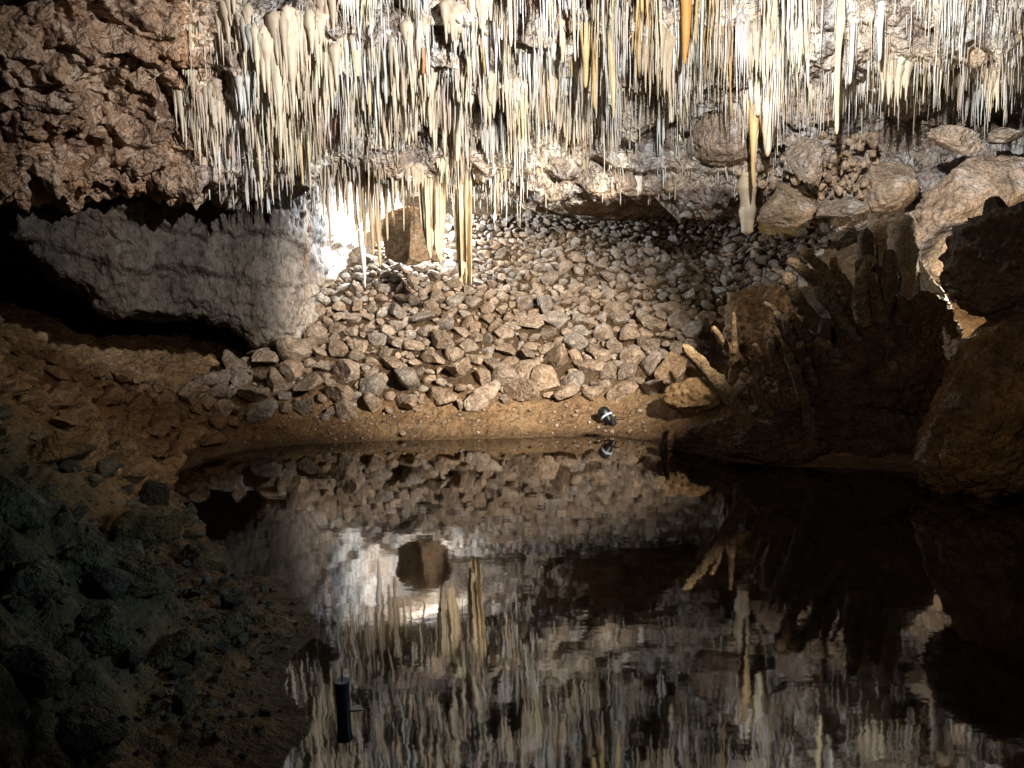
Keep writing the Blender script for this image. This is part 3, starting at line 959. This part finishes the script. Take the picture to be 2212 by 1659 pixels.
GRP = {'scree': 'rocks of the scree', 'left': 'rocks on the dim left bank', 'near': 'muddy rocks on the near bank'}
smass = Acc()
for i, (p, s, zone, px, py) in enumerate(stones):
    rg = random.Random(i * 7 + 1)
    k = rg.randrange(NB)
    v = rg.uniform(0.78, 1.18)
    g = rg.random()
    if zone == 'scree':
        c = (v * (1.0 + 0.06 * g), v * (0.97 - 0.05 * g), v * (0.98 - 0.18 * g)) if g > 0.22 else (v * 1.0, v * 1.02, v * 1.08)
        if py < 620: c = tuple(x * 0.86 for x in c)  # rocks high on the scree get a darker tone
    elif zone == 'left':
        c = (v * 0.95, v * 0.74, v * 0.52)
    else:
        c = (v * 0.42, v * 0.45, v * 0.42)
    e = Euler((rg.uniform(-0.5, 0.5) + 0.45 * (zone == 'scree'), rg.uniform(-0.45, 0.45), rg.uniform(0, 6.28)))
    sc = (s * 0.56 * rg.uniform(0.9, 1.15), s * 0.56 * rg.uniform(0.85, 1.1), s * 0.56 * rg.uniform(0.8, 1.15))
    loc = p + np.array([0, 0, s * (rg.uniform(0.10, 0.22) if zone == 'scree' else rg.uniform(0.2, 0.4))])
    if i in own:
        o = bpy.data.objects.new('rock', BASE[k])
        COL.objects.link(o)
        o.location = tuple(loc)
        o.rotation_euler = e
        o.scale = sc
        o.color = (*c, 1)
        tag(o, rock_label(zone, px, py, s, c, sc[2] / sc[0], p[1]), 'rock', GRP[zone])
    else:
        V, T = BV[k]
        V = (V * np.array(sc)) @ np.array(e.to_matrix()).T + loc
        smass.add(V, T=T, col=c)
o = obj('loose_stones', smass.mesh('loose_stones', False), M['stone_mass'])
tag(o, 'countless small loose stones packed between the larger scree rocks', 'stones', None, 'stuff')

# rubble pocket high on the right
pocket = Acc()
rg = np.random.default_rng(12)
for i in range(170):
    px, py = rg.uniform(1768, 1890), rg.uniform(290, 432)
    if rg.random() < 0.2: px, py = rg.uniform(1640, 1720), rg.uniform(280, 420)
    P = at(px, py, 9.45 + 0.25 * rg.random() - 0.0012 * (py - 290))
    s = rg.uniform(0.03, 0.075)
    V, T = BV[i % NB]
    v = rg.uniform(0.8, 1.2)
    pocket.add(V * s @ np.array(Euler(rg.uniform(0, 6, 3)).to_matrix()).T + P, T=T, col=(v, v * 0.86, v * 0.72))
o = obj('rubble_pocket', pocket.mesh('rubble_pocket'), M['stone_mass'])
tag(o, 'small angular rubble filling a pocket under the roof beside the upright boulder', 'rubble', None, 'stuff')

# --- left foreground boulders
fb = [(215, 1345, 150, 110, (0.50, 0.62, 0.62), 'rounded blue-grey boulder on the near bank above the mud flat'),
      (190, 1195, 120, 80, (0.55, 0.72, 0.62), 'greenish knobbly boulder on the near bank'),
      (300, 1230, 190, 120, (0.62, 0.66, 0.50), 'broad pitted boulder on the near bank'),
      (330, 1130, 170, 110, (0.60, 0.66, 0.48), 'sloping slab on the near bank beside the black boulder'),
      (435, 1195, 120, 90, (0.75, 0.75, 0.55), 'ledge rock with a square corner at the pool edge'),
      (330, 1070, 85, 90, (0.10, 0.13, 0.17), 'black rounded boulder at the inner corner of the pool'),
      (60, 1250, 160, 120, (0.40, 0.50, 0.50), 'dark boulder at the foot of the near bank rocks'),
      (60, 1440, 190, 120, (0.45, 0.55, 0.50), 'long mossy-looking rock on the near bank'),
      (370, 1400, 170, 80, (0.62, 0.66, 0.48), 'low crusted rock rising from the mud flat'),
      (475, 1350, 120, 60, (0.60, 0.66, 0.50), 'flat stone at the head of the mud flat'),
      (180, 1560, 240, 110, (0.38, 0.48, 0.50), 'long dark boulder low on the near bank'),
      (30, 1080, 170, 130, (0.45, 0.58, 0.55), 'hunched grey-green boulder on the near bank slope'),
      (120, 960, 180, 90, (0.75, 0.66, 0.45), 'brown boulder where the near bank meets the dim rocks')]
for i, (x, y, w, h, c, lab) in enumerate(fb):
    g = on_ground(x, y + h * 0.25)
    s = g[1] / FPX
    boulder('boulder', g + np.array([0, 0, h * s * 0.12]), (w * s, w * s * 0.9, h * s * 1.05), 600 + i, M['darkrock'], lab,
            rot=(0.2, 0.15 * (-1) ** i, i * 1.3), sub=5, planes=9, amp=0.13, fine=0.07, color=tuple(q * 2.2 for q in c), cat='boulder')

# ------------------------------------------------------------------ stalactites
CREAM, WHITE, ORANGE, BUFF = np.array([0.71, 0.61, 0.46]), np.array([0.71, 0.69, 0.66]), np.array([0.60, 0.40, 0.18]), np.array([0.52, 0.43, 0.32])


def stal(L, r0, rt, k, sides, rings, seed, flare=0.5, wob=0.012, off=(0, 0, 0), up=0.07):
    """stalactite hanging from the origin: r0 at the root, rt at the tip"""
    rg = np.random.default_rng(seed)
    t = np.linspace(0, 1, rings)
    r = rt + (r0 - rt) * (1 - t) ** k + flare * r0 * np.exp(-t * (L + up) / (0.07 + 1.5 * r0))
    r = r * (1 + 0.10 * np.interp(t, np.linspace(0, 1, 9), rg.normal(0, 1, 9)))
    r[-1] *= 0.55
    r[0] *= 0.12
    r[1] *= 0.9
    cx = np.interp(t, np.linspace(0, 1, 5), np.cumsum(rg.normal(0, wob * L, 5)))
    cy = np.interp(t, np.linspace(0, 1, 5), np.cumsum(rg.normal(0, wob * L, 5)))
    th = np.linspace(0, 2 * math.pi, sides, endpoint=False)
    z = up - t * (L + up)
    ph = rg.uniform(0, 6.3)
    lob = 1 + 0.12 * np.sin(th * 2 + ph)[None, :] * (1 - t)[:, None]
    V = np.stack([cx[:, None] + r[:, None] * lob * np.cos(th), cy[:, None] + r[:, None] * lob * np.sin(th), np.repeat(z[:, None], sides, 1)], -1).reshape(-1, 3)
    V = V + np.array(off)
    a = np.arange(rings * sides).reshape(rings, sides)
    Q = np.stack([a[:-1], a[1:], np.roll(a[1:], -1, 1), np.roll(a[:-1], -1, 1)], -1).reshape(-1, 4)
    tip = len(V)
    V = np.vstack([V, [[cx[-1] + off[0], cy[-1] + off[1], -L - rt * 0.5 + off[2]]]])
    T = np.stack([a[-1], np.full(sides, tip), np.roll(a[-1], -1)], 1)
    return V, Q, T


def cone_set(spec):
    """spec kind: straw / spike / curtain -> (V,Q,T)"""
    kind, L, r, seed = spec
    if kind == 'straw':
        return stal(L, r, r * 0.55, 0.8, 5, 7, seed, 1.3)
    if kind == 'spike':
        return stal(L, r, r * (0.14 if seed % 5 else 0.6), 0.85, 8, 10, seed, 0.9)
    rg = np.random.default_rng(seed)
    A = Acc()
    n = int(rg.integers(4, 13))
    w = r * n * 0.5
    ang = rg.uniform(-0.6, 0.6)
    for j in range(n):
        u = (j - (n - 1) / 2) / n * 2
        l = L * (1 - 0.4 * abs(u) ** 1.3) * rg.uniform(0.3, 1.05)
        rr = r * rg.uniform(0.8, 1.5)
        A.add(*stal(l, rr * 1.25, rr * rg.uniform(0.10, 0.22), rg.uniform(1.2, 2.6), 7, 9, seed * 13 + j, 0.9, 0.008,
                    (u * w * math.cos(ang), u * w * math.sin(ang) + rg.normal(0, r * 0.4), rg.normal(0, 0.02) - 0.12 * (1 - abs(u)) * L), 0.14))
    return np.concatenate(A.V), np.concatenate(A.Q), np.concatenate(A.T)


# where they grow: (px range, py range of the root, number, kinds, length range, radius range, colours)
zones = [
    ((405, 560), (-20, 330), 110, (0.35, 0.25, 0.40), (0.12, 0.50), (0.006, 0.030), (WHITE, CREAM, BUFF), 'L'),
    ((520, 760), (-30, 300), 230, (0.35, 0.20, 0.45), (0.18, 0.65), (0.007, 0.034), (CREAM, CREAM, WHITE, BUFF), 'L'),
    ((740, 1120), (-90, 300), 340, (0.45, 0.20, 0.35), (0.15, 0.62), (0.006, 0.030), (CREAM, CREAM, WHITE, BUFF), 'C'),
    ((1080, 1330), (-110, 260), 260, (0.60, 0.22, 0.18), (0.12, 0.55), (0.006, 0.024), (CREAM, WHITE, ORANGE), 'C'),
    ((1300, 1780), (-120, 90), 400, (0.74, 0.18, 0.08), (0.20, 0.75), (0.006, 0.024), (CREAM, WHITE, CREAM, ORANGE), 'C'),
    ((1180, 1700), (120, 260), 240, (0.66, 0.16, 0.18), (0.12, 0.42), (0.006, 0.020), (CREAM, WHITE, BUFF), 'C'),
    ((1740, 2240), (-120, 40), 240, (0.82, 0.14, 0.04), (0.12, 0.48), (0.005, 0.018), (CREAM, WHITE, WHITE), 'R'),
    ((1740, 2240), (130, 215), 200, (0.70, 0.15, 0.15), (0.12, 0.42), (0.005, 0.018), (CREAM, WHITE, BUFF), 'R'),
    ((560, 1180), (280, 420), 230, (0.68, 0.12, 0.20), (0.08, 0.26), (0.006, 0.020), (BUFF, WHITE, BUFF), 'C'),
    ((640, 900), (330, 400), 70, (0.6, 0.3, 0.10), (0.20, 0.55), (0.008, 0.022), (BUFF, CREAM, BUFF), 'L'),
    ((1000, 1150), (370, 420), 60, (0.95, 0.05, 0.0), (0.12, 0.34), (0.007, 0.012), (WHITE, WHITE), 'C'),
    ((1180, 1700), (280, 410), 110, (0.75, 0.10, 0.15), (0.05, 0.16), (0.005, 0.016), (WHITE, BUFF), 'C'),
    ((885, 1050), (270, 365), 130, (0.55, 0.15, 0.30), (0.10, 0.34), (0.006, 0.022), (BUFF, CREAM, BUFF), 'C'),
    ((430, 640), (340, 400), 40, (0.75, 0.15, 0.10), (0.08, 0.25), (0.006, 0.016), (WHITE, BUFF), 'L'),
]
fines = [   # very fine straws filling in between
    ((410, 780), (-20, 340), 700, (1, 0, 0), (0.05, 0.30), (0.0035, 0.009), (WHITE, CREAM, BUFF), 'L'),
    ((740, 1330), (-90, 330), 1300, (1, 0, 0), (0.05, 0.32), (0.0035, 0.009), (CREAM, WHITE, BUFF), 'C'),
    ((1300, 1780), (-120, 240), 1100, (1, 0, 0), (0.08, 0.40), (0.0035, 0.009), (CREAM, WHITE, BUFF), 'C'),
    ((1740, 2260), (-120, 215), 800, (1, 0, 0), (0.06, 0.30), (0.0035, 0.008), (CREAM, WHITE, BUFF), 'R'),
    ((560, 1720), (280, 420), 600, (1, 0, 0), (0.03, 0.12), (0.004, 0.009), (BUFF, WHITE, BUFF), 'C'),
]
flatP = CG.reshape(-1, 3)
flatN = CN.reshape(-1, 3)
cpx, cpy = proj(flatP)
frontish = (flatP[:, 1] > 6.8) & (flatP[:, 1] < 10.3)
clump = fbm(flatP * np.array([3.2, 3.2, 1.2]), 2, 401)
tone = 0.75 * fbm(flatP * np.array([2.3, 2.3, 0.8]) + 9, 2, 421)
specs = []
rg = np.random.default_rng(99)
for zi, (xr, yr, n, pk, Lr, rr, colrs, side) in enumerate(zones + fines):
    idx = np.where(frontish & (cpx > xr[0]) & (cpx < xr[1]) & (cpy > yr[0]) & (cpy < yr[1]))[0]
    if len(idx) == 0: continue
    w = np.clip(-flatN[idx, 2], 0.03, 1) ** 1.5 * np.clip(0.35 + 2.4 * clump[idx], 0.02, 2)
    pick = rg.choice(idx, n, p=w / w.sum())
    for i in pick:
        kind = ('straw', 'spike', 'curtain')[rg.choice(3, p=pk)]
        q = rg.random()
        L = 0.6 * Lr[0] + (1.25 * Lr[1] - 0.6 * Lr[0]) * q ** 2.3
        if kind == 'straw': r = rg.uniform(rr[0] * 0.75, rr[0] + (rr[1] - rr[0]) * 0.18)
        elif kind == 'spike': r = rg.uniform(rr[0] + (rr[1] - rr[0]) * 0.25, rr[1])
        else: r = rg.uniform(rr[0] + (rr[1] - rr[0]) * 0.25, rr[0] + (rr[1] - rr[0]) * 0.8)
        c = colrs[int((np.clip(tone[i] + 0.12 * rg.normal(), -0.49, 0.49) + 0.5) * len(colrs))]
        c = c * rg.uniform(0.72, 1.08) * (1 + rg.normal(0, 0.03, 3))
        specs.append((kind, L, r, int(rg.integers(1e6)), flatP[i].copy(), c, side, L * r * (3.5 if kind == 'curtain' else 1) / flatP[i][1] ** 2))
# broad fused masses: (px, root py, length in view px, root radius m)
for px, py, ln, r in [(585, 45, 150, 0.040), (612, 60, 190, 0.045), (640, 95, 150, 0.038), (560, 120, 130, 0.034), (700, 40, 140, 0.042), (690, 110, 130, 0.036), (520, 60, 120, 0.03),
                      (480, 20, 110, 0.03), (600, 215, 120, 0.036), (545, 235, 110, 0.03), (650, 250, 90, 0.03), (880, 60, 110, 0.036), (850, 120, 120, 0.036), (905, 150, 120, 0.036),
                      (940, 175, 130, 0.040), (965, 215, 120, 0.040), (1010, 220, 100, 0.036), (890, 250, 90, 0.034), (1060, 190, 90, 0.032), (1130, 210, 90, 0.030), (1180, 190, 90, 0.030),
                      (1270, 170, 110, 0.034), (1240, 230, 80, 0.03), (1400, 110, 110, 0.034), (1450, 90, 120, 0.036), (1530, 110, 90, 0.03), (1640, 85, 90, 0.036), (1690, 90, 100, 0.036),
                      (1590, 95, 90, 0.03), (1750, 60, 90, 0.03), (1930, 150, 90, 0.03), (2060, 165, 80, 0.03), (2140, 170, 80, 0.03), (980, 20, 90, 0.034), (1030, 10, 80, 0.034),
                      (790, 60, 110, 0.034), (740, 180, 110, 0.034), (820, 230, 100, 0.034)]:
    near = np.where(frontish & (np.abs(cpx - px) < 14) & (np.abs(cpy - py) < 14))[0]
    if len(near) == 0: continue
    i = near[np.argmin(flatP[near, 1])]
    d = flatP[i][1]
    c = (CREAM if rg.random() < 0.7 else BUFF) * rg.uniform(0.9, 1.08)
    specs.append(('curtain', ln * d / FPX * 1.1, r, int(rg.integers(1e6)), flatP[i] + np.array([0, 0.05, 0]), c, 'C', 1.0))
order = sorted(range(len(specs)), key=lambda i: -specs[i][7])
own = set(order[:250])
cell = 0.09
b0 = flatP.min(0)
dim = ((flatP.max(0) - b0) / cell).astype(int) + 3
occ = np.zeros(dim, np.float32)
for sp in specs:
    k_ = ((sp[4] - b0) / cell).astype(int) + 1
    occ[tuple(k_)] += 2.0 if sp[0] == 'curtain' else 0.7
for ax_ in range(3):
    occ = 0.5 * occ + 0.25 * (np.roll(occ, 1, ax_) + np.roll(occ, -1, ax_))
kk = ((flatP - b0) / cell).astype(int) + 1
coat = np.clip(occ[kk[:, 0], kk[:, 1], kk[:, 2]] * 3.0 + 0.5 * fbm(flatP * 7, 3, 433), 0, 1)[:, None]
at_c = ceil.data.attributes['tint']
ct = ct * (1 - coat) + coat * ct * np.array([2.0, 1.98, 1.80])
cb = np.ones((len(ct), 4), np.float32)
cb[:, :3] = ct
at_c.data.foreach_set('color', cb.ravel())
smass = Acc()
CN_ = {'L': 'over the grey wall block', 'C': 'over the scree', 'R': 'above the tilted slab'}
for i, (kind, L, r, seed, P, c, side, _) in enumerate(specs):
    V, Q, T = cone_set((kind, L, r, seed))
    shade = np.clip(0.88 + 0.2 * (-V[:, 2:3] / L), 0.8, 1.1)
    cc = c[None] * shade
    # roots often stained, tips cleaner
    if i in own:
        o = obj({'straw': 'straw_stalactite', 'spike': 'stalactite', 'curtain': 'stalactite_cluster'}[kind], mesh_np(kind, V, Q, T, col=cc), M['calcite'], loc=tuple(P))
        tname = 'orange' if c[2] < 0.25 else ('white' if c[2] > 0.55 else ('buff' if c[0] < 0.63 and c[2] < 0.42 else 'cream'))
        what = {'straw': 'thin straw stalactite', 'spike': 'tapering stalactite', 'curtain': 'fused stalactite cluster'}[kind]
        qx, qy = proj(P)
        marks = [(500, 'by the pitted brown wall'), (640, 'over the grey wall block'), (760, 'above the dark roof recess'), (900, 'above the bright niche'), (1060, 'above the draperies'),
                 (1210, 'right of the draperies'), (1350, 'around the amber stalactites'), (1540, 'around the deep orange stalactite'), (1720, 'around the thickest spike'),
                 (1880, 'above the rubble pocket'), (3000, 'above the tilted slab')]
        size = 'long' if L > 0.5 else ('short' if L < 0.28 else 'mid-length')
        high = 'high' if qy < 60 else ('low' if qy > 230 else 'halfway up the roof')
        tag(o, f'{size} {tname} {what} {high} ' + next(t for x, t in marks if qx < x), 'stalactite', f'{what}s of the roof')
    else:
        smass.add(V + P, Q, T, cc)
o = obj('straw_fringe', smass.mesh('straw_fringe'), M['calcite'])
tag(o, 'countless fine pale straws crowding the cave roof', 'stalactites', None, 'stuff')


def ceil_z(x, y, zmin):
    """height of the roof above a point"""
    m_ = (np.abs(flatP[:, 0] - x) < 0.03) & (np.abs(flatP[:, 1] - y) < 0.03) & (flatP[:, 2] > zmin)
    return flatP[m_, 2].min() if m_.any() else None


def hero(px, y0, y1, d, w, col, label, rt=0.2, k=0.9, kind='stalactite', group=None, flare=0.35, seed=None, sides=16, wob=0.006, root=0.0, fixed=False):
    A, B = at(px, y0, d), at(px, y1, d)
    A[0] = B[0]
    cz = ceil_z(B[0], B[1], B[2] + 0.04)
    if cz is not None and not fixed: A[2] = cz
    L = A[2] - B[2]
    r = w / 2 * d / FPX
    sd = seed or int(px * 7 + y1)
    V, Q, T = stal(L, r, r * rt, k, sides, 40, sd, flare, wob, up=0.12 + root)
    V = V * (1 + 0.05 * fbm(V * np.array([30, 30, 6]) + sd, 3, sd))[:, None] * np.array([1, 1, 0]) + V * np.array([0, 0, 1])
    c = np.array(col)[None] * (0.86 + 0.28 * (fbm(V * np.array([22, 22, 2.5]) + sd, 3, sd + 3)[:, None] * 0.5 + 0.5))
    o = obj(kind, mesh_np(kind, V, Q, T, col=c), M['calcite'], loc=tuple(A))
    return tag(o, label, 'stalactite', group)


hero(1655, 75, 338, 9.05, 50, CREAM * 1.08, 'thickest cream spike stalactite, tapering to a long point', 0.10, 0.75, flare=0.5)
hero(1622, 180, 405, 9.1, 24, (0.72, 0.50, 0.24), 'orange-buff spike stalactite beside the thickest cream spike', 0.14, 0.8)
hero(1636, 60, 250, 9.0, 22, CREAM, 'slim cream stalactite close left of the thickest spike', 0.3, 0.9)
hero(1805, -140, 290, 8.35, 17, (0.78, 0.66, 0.42), 'very long thin cream stalactite above the rubble pocket', 0.35, 0.5)
hero(1482, -120, 140, 8.3, 34, (0.62, 0.30, 0.08), 'deep orange thick stalactite hanging near the top of the roof', 0.12, 0.8)
hero(1050, -90, 165, 8.6, 26, (0.72, 0.52, 0.26), 'amber stalactite curving from an amber root over the scree', 0.2, 0.8)
hero(914, -60, 160, 8.7, 14, (0.42, 0.20, 0.08), 'red-brown straw stalactite among cream ones', 0.5, 0.6)
hero(1265, -110, 190, 8.6, 20, (0.70, 0.52, 0.26), 'long amber stalactite left of the orange roof patch', 0.25, 0.7)
hero(1285, -110, 235, 8.65, 18, (0.72, 0.50, 0.22), 'longest amber stalactite over the orange roof patch', 0.25, 0.7)
hero(1322, -110, 255, 8.6, 17, (0.76, 0.60, 0.34), 'long cream-amber stalactite beside the orange roof patch', 0.25, 0.7)
hero(1216, -110, 135, 8.6, 13, (0.76, 0.62, 0.36), 'slim yellow stalactite left of the amber pair', 0.3, 0.7)
hero(1452, 60, 265, 9.0, 26, CREAM, 'cream stalactite with a bulging waist over the crusted boulder', 0.25, 0.8)
hero(1900, -120, 130, 8.4, 12, WHITE, 'long white straw stalactite right of the longest cream one', 0.5, 0.6)
hero(1840, -120, 180, 8.5, 11, WHITE, 'white straw stalactite between two long ones above the slab', 0.5, 0.6)
hero(772, -80, 165, 8.6, 15, (0.76, 0.62, 0.38), 'yellow stalactite, left of a close pair of long ones', 0.3, 0.6)
hero(800, 20, 250, 8.7, 15, (0.74, 0.58, 0.34), 'long yellow stalactite with a bright shoulder', 0.3, 0.7)
hero(785, -80, 240, 8.7, 11, CREAM, 'slender cream stalactite between two yellow ones', 0.4, 0.6)
hero(605, 250, 340, 8.9, 28, (0.72, 0.58, 0.36), 'fat carrot-shaped stalactite with a short sharp tip', 0.12, 0.45)
hero(566, 30, 430, 8.8, 9, CREAM, 'long needle stalactite crossing the dark roof gap over the wall block', 0.5, 0.5)
hero(655, 150, 400, 8.95, 15, (0.70, 0.56, 0.34), 'long buff stalactite hanging past the dark roof recess', 0.4, 0.6)
hero(670, 160, 408, 8.9, 12, (0.68, 0.52, 0.30), 'buff needle stalactite right of the dark roof recess', 0.4, 0.6)
hero(990, 240, 350, 9.1, 24, CREAM, 'stout cream stalactite above the draperies', 0.3, 0.7)
hero(1210, 60, 90, 8.8, 10, WHITE, 'short white stalactite in the dark roof recess', 0.4, 0.8)
# lump hanging right of the scree
hero(1612, 395, 505, 9.62, 40, (0.66, 0.56, 0.40), 'club-shaped cream stalactite dangling over the upper scree', 0.45, 0.4, flare=0.1, fixed=True)
hero(788, 520, 622, 9.6, 18, WHITE, 'small white icicle-like stalactite low beside the bright wall', 0.12, 0.8, fixed=True)

# brown back-lit stalactites in front of the bright wall
for j, (px, y0, y1, w) in enumerate([(712, 400, 526, 9), (730, 400, 455, 9), (752, 395, 470, 12), (768, 385, 500, 12), (780, 380, 480, 11), (792, 380, 535, 14),
                                     (808, 375, 552, 14), (822, 370, 575, 17), (836, 375, 520, 10), (700, 400, 470, 8), (848, 380, 470, 8), (742, 390, 440, 8)]):
    hero(px, y0 - 20, y1, 9.55 + 0.03 * (j % 4), w, (0.46, 0.35, 0.22), 'brown stalactite hanging in front of the bright white wall', 0.3, 0.6,
         group='brown stalactites before the bright wall', seed=900 + j)


# draperies: folded sheets
def drapery(pts, y0, bottoms, d, thick, col, label, seed, nz=46):
    """pts: px across; bottoms: bottom py at each; a hanging folded sheet with thickness"""
    n = 46
    u = np.linspace(0, 1, n)
    px = np.interp(u, np.linspace(0, 1, len(pts)), pts)
    bt = np.interp(u, np.linspace(0, 1, len(bottoms)), bottoms)
    rg = np.random.default_rng(seed)
    fold = 0.05 * np.sin(u * 9 + rg.uniform(0, 6)) + 0.025 * np.sin(u * 23 + rg.uniform(0, 6))
    t = np.linspace(0, 1, nz)
    mid = (px[0] + px[-1]) / 2
    F = np.zeros((nz, n, 3))
    tops = []
    for b_ in range(n):
        lo = at(px[b_], bt[b_], d)
        cz = ceil_z(lo[0], lo[1], at(px[b_], y0 + 90, d)[2])
        tops.append((cz if cz is not None else at(px[b_], y0, d)[2]) + 0.22)
    for a in range(nz):
        for b_ in range(n):
            y = y0 + (bt[b_] - y0) * t[a]
            lo = at(px[b_], bt[b_], d)
            lo[0] += (px[b_] - mid) * (0.16 - 0.30 * t[a]) * d / FPX
            F[a, b_] = lo + np.array([0, fold[b_] * (0.5 + 0.7 * t[a]), (tops[b_] - lo[2]) * (1 - t[a])])
    th = thick * (0.6 + 0.7 * np.sin(u * math.pi)) * (1 + 0.2 * np.sin(u * 31))
    th = th[None, :, None] * (1.15 - 0.5 * t)[:, None, None]
    nz_ = fbm(F.reshape(-1, 3) * np.array([16, 16, 5]), 3, seed).reshape(nz, n, 1) * 0.028
    Fr = F - np.array([0, 1, 0]) * (th / 2 + nz_)
    Bk = F + np.array([0, 1, 0]) * (th / 2 + nz_)
    V = np.concatenate([Fr.reshape(-1, 3), Bk.reshape(-1, 3)])
    q = grid_quads(nz, n)
    N_ = nz * n
    Q = [q, (q + N_)[:, ::-1]]
    a = np.arange(N_).reshape(nz, n)
    for e in (a[-1], a[0][::-1], a[:, 0], a[::-1, -1]):
        Q.append(np.stack([e[:-1], e[:-1] + N_, e[1:] + N_, e[1:]], 1))
    c0 = np.array(col)
    band = fbm(np.stack([np.tile(u, nz) * 9, np.repeat(t, n) * 0.6, np.zeros(N_)], 1), 3, seed + 1)[:, None]
    c = c0[None] * (1 + 0.35 * band) + np.array([0.05, 0.0, -0.04]) * band
    c = np.clip(np.concatenate([c, c]), 0.02, 0.85)
    org = F[0, n // 2]
    o = obj('drapery', mesh_np('drapery', V - org, np.concatenate(Q), col=c), M['calcite'], loc=tuple(org))
    return tag(o, label, 'drapery')


drapery([906, 966], 330, [470, 520, 560, 500, 545, 572, 470], 9.5, 0.06, (0.58, 0.48, 0.33), 'amber folded drapery ending in two points in front of the niche', 21)
drapery([912, 948], 320, [480, 560, 470], 9.42, 0.05, (0.62, 0.54, 0.40), 'narrow buff drapery fold in front of the two-pointed drapery', 24)
drapery([972, 1024], 330, [420, 520, 606, 613, 613, 612], 9.48, 0.07, (0.58, 0.46, 0.30), 'tallest amber drapery with a square-cut lower end', 22)
drapery([988, 1010], 320, [560, 600, 560], 9.40, 0.05, (0.62, 0.53, 0.38), 'pale ridge fold on the front of the tallest drapery', 25)
drapery([1052, 1082], 355, [400, 440, 482, 470, 420], 9.55, 0.05, (0.62, 0.52, 0.38), 'small leaf-shaped drapery among bright white straws', 23)


# ------------------------------------------------------------------ shore lamp, gauge pipe
def lathe(profile, sides=24):
    """profile [(r, z)] -> V, Q"""
    th = np.linspace(0, 2 * math.pi, sides, endpoint=False)
    V = np.array([[r * math.cos(t), r * math.sin(t), z] for r, z in profile for t in th])
    a = np.arange(len(profile) * sides).reshape(len(profile), sides)
    Q = np.stack([a[:-1], np.roll(a[:-1], -1, 1), np.roll(a[1:], -1, 1), a[1:]], -1).reshape(-1, 4)
    return V, Q


def bar(pts, r, sides=10):
    cu = bpy.data.curves.new('c', 'CURVE')
    cu.dimensions = '3D'
    sp = cu.splines.new('NURBS')
    sp.points.add(len(pts) - 1)
    for p, q in zip(sp.points, pts): p.co = (*q, 1)
    sp.use_endpoint_u = True
    sp.order_u = min(3, len(pts))
    cu.bevel_depth = r
    cu.bevel_resolution = 2
    cu.use_fill_caps = True
    o = bpy.data.objects.new('t', cu)
    COL.objects.link(o)
    dg = bpy.context.evaluated_depsgraph_get()
    me = bpy.data.meshes.new_from_object(o.evaluated_get(dg))
    bpy.data.objects.remove(o)
    return me


D = 8.86
foot = at(1328, 936, D)
lamp = bpy.data.objects.new('shore_lamp', None)
COL.objects.link(lamp)
lamp.location = tuple(foot)
tag(lamp, 'small black spotlight with a pale blue ring on the sandy shore', 'spotlight')
hc = at(1309, 898, D) - foot
axis = Vector(at(1302, 886, D + 0.05) - at(1318, 910, D - 0.02)).normalized()
qt = axis.to_track_quat('Z', 'Y')


def lampart(name, prof, mat, parent, sh=0.0):
    V, Q = lathe(prof)
    Mx = np.array(qt.to_matrix())
    me = mesh_np(name, V @ Mx.T + hc, Q)
    return obj(name, me, mat, parent)


head = lampart('lamp_head', [(0.0, -0.085), (0.03, -0.085), (0.038, -0.06), (0.05, -0.02), (0.062, 0.0), (0.066, 0.03), (0.064, 0.06), (0.05, 0.085), (0.03, 0.097), (0.0, 0.10)], M['black'], lamp)
ringo = lampart('ring', [(0.060, -0.022), (0.068, -0.020), (0.070, -0.004), (0.064, -0.001), (0.060, -0.022)], M['ring'], lamp)
st = obj('stand', bar([at(1318, 905, D) - foot, at(1324, 912, D) - foot, at(1327, 925, D) - foot, at(1330, 945, D) - foot], 0.036), M['black'], lamp)
br = obj('bracket', bar([at(1312, 911, D - .03) - foot, at(1322, 906, D - .03) - foot, at(1330, 901, D) - foot], 0.012), M['black'], lamp)
obj('cable', bar([at(1304, 912, D) - foot, at(1296, 924, D) - foot, at(1290, 934, D) - foot, at(1289, 945, D) - foot], 0.006), M['cable'], lamp)
obj('cable', bar([at(1320, 904, D) - foot, at(1333, 899, D) - foot, at(1345, 902, D + .05) - foot, at(1352, 910, D + .15) - foot], 0.006), M['cable'], lamp)

gp = atz(742, 1534)
gauge = bpy.data.objects.new('gauge_pipe', None)
COL.objects.link(gauge)
gauge.location = tuple(gp)
tag(gauge, 'short dark blue pipe standing in the pool with a thin rod on top', 'pipe')
V, Q = lathe([(0.028, -0.5), (0.028, 0.085), (0.029, 0.10), (0.0325, 0.122), (0.033, 0.126), (0.030, 0.127)], 28)
obj('pipe_body', mesh_np('pipe_body', V, Q), M['pipe'], gauge)
V, Q = lathe([(0.030, 0.1265), (0.022, 0.125), (0.008, 0.124), (0.0, 0.124)], 28)
obj('cap', mesh_np('cap', V, Q), M['pipetop'], gauge)
obj('rod', bar([(0, 0, 0.12), (0.001, 0, 0.15), (0.003, 0.0, 0.18)], 0.003), M['pipe'], gauge)
fl = atz(772, 1533)
V = np.array([[-0.03, -0.012, 0.002], [0.03, -0.006, 0.002], [0.005, 0.03, 0.002], [-0.02, 0.022, 0.002], [-0.028, -0.01, 0.005], [0.026, -0.004, 0.004], [0.004, 0.026, 0.008], [-0.018, 0.018, 0.007]])
Q = [[4, 5, 6, 7], [0, 1, 5, 4], [1, 2, 6, 5], [2, 3, 7, 6], [3, 0, 4, 7]]
o = obj('calcite_raft', mesh_np('calcite_raft', V, Q, smooth=False), M['flake'], loc=tuple(fl))
tag(o, 'pale flake floating against the dark pipe', 'flake')
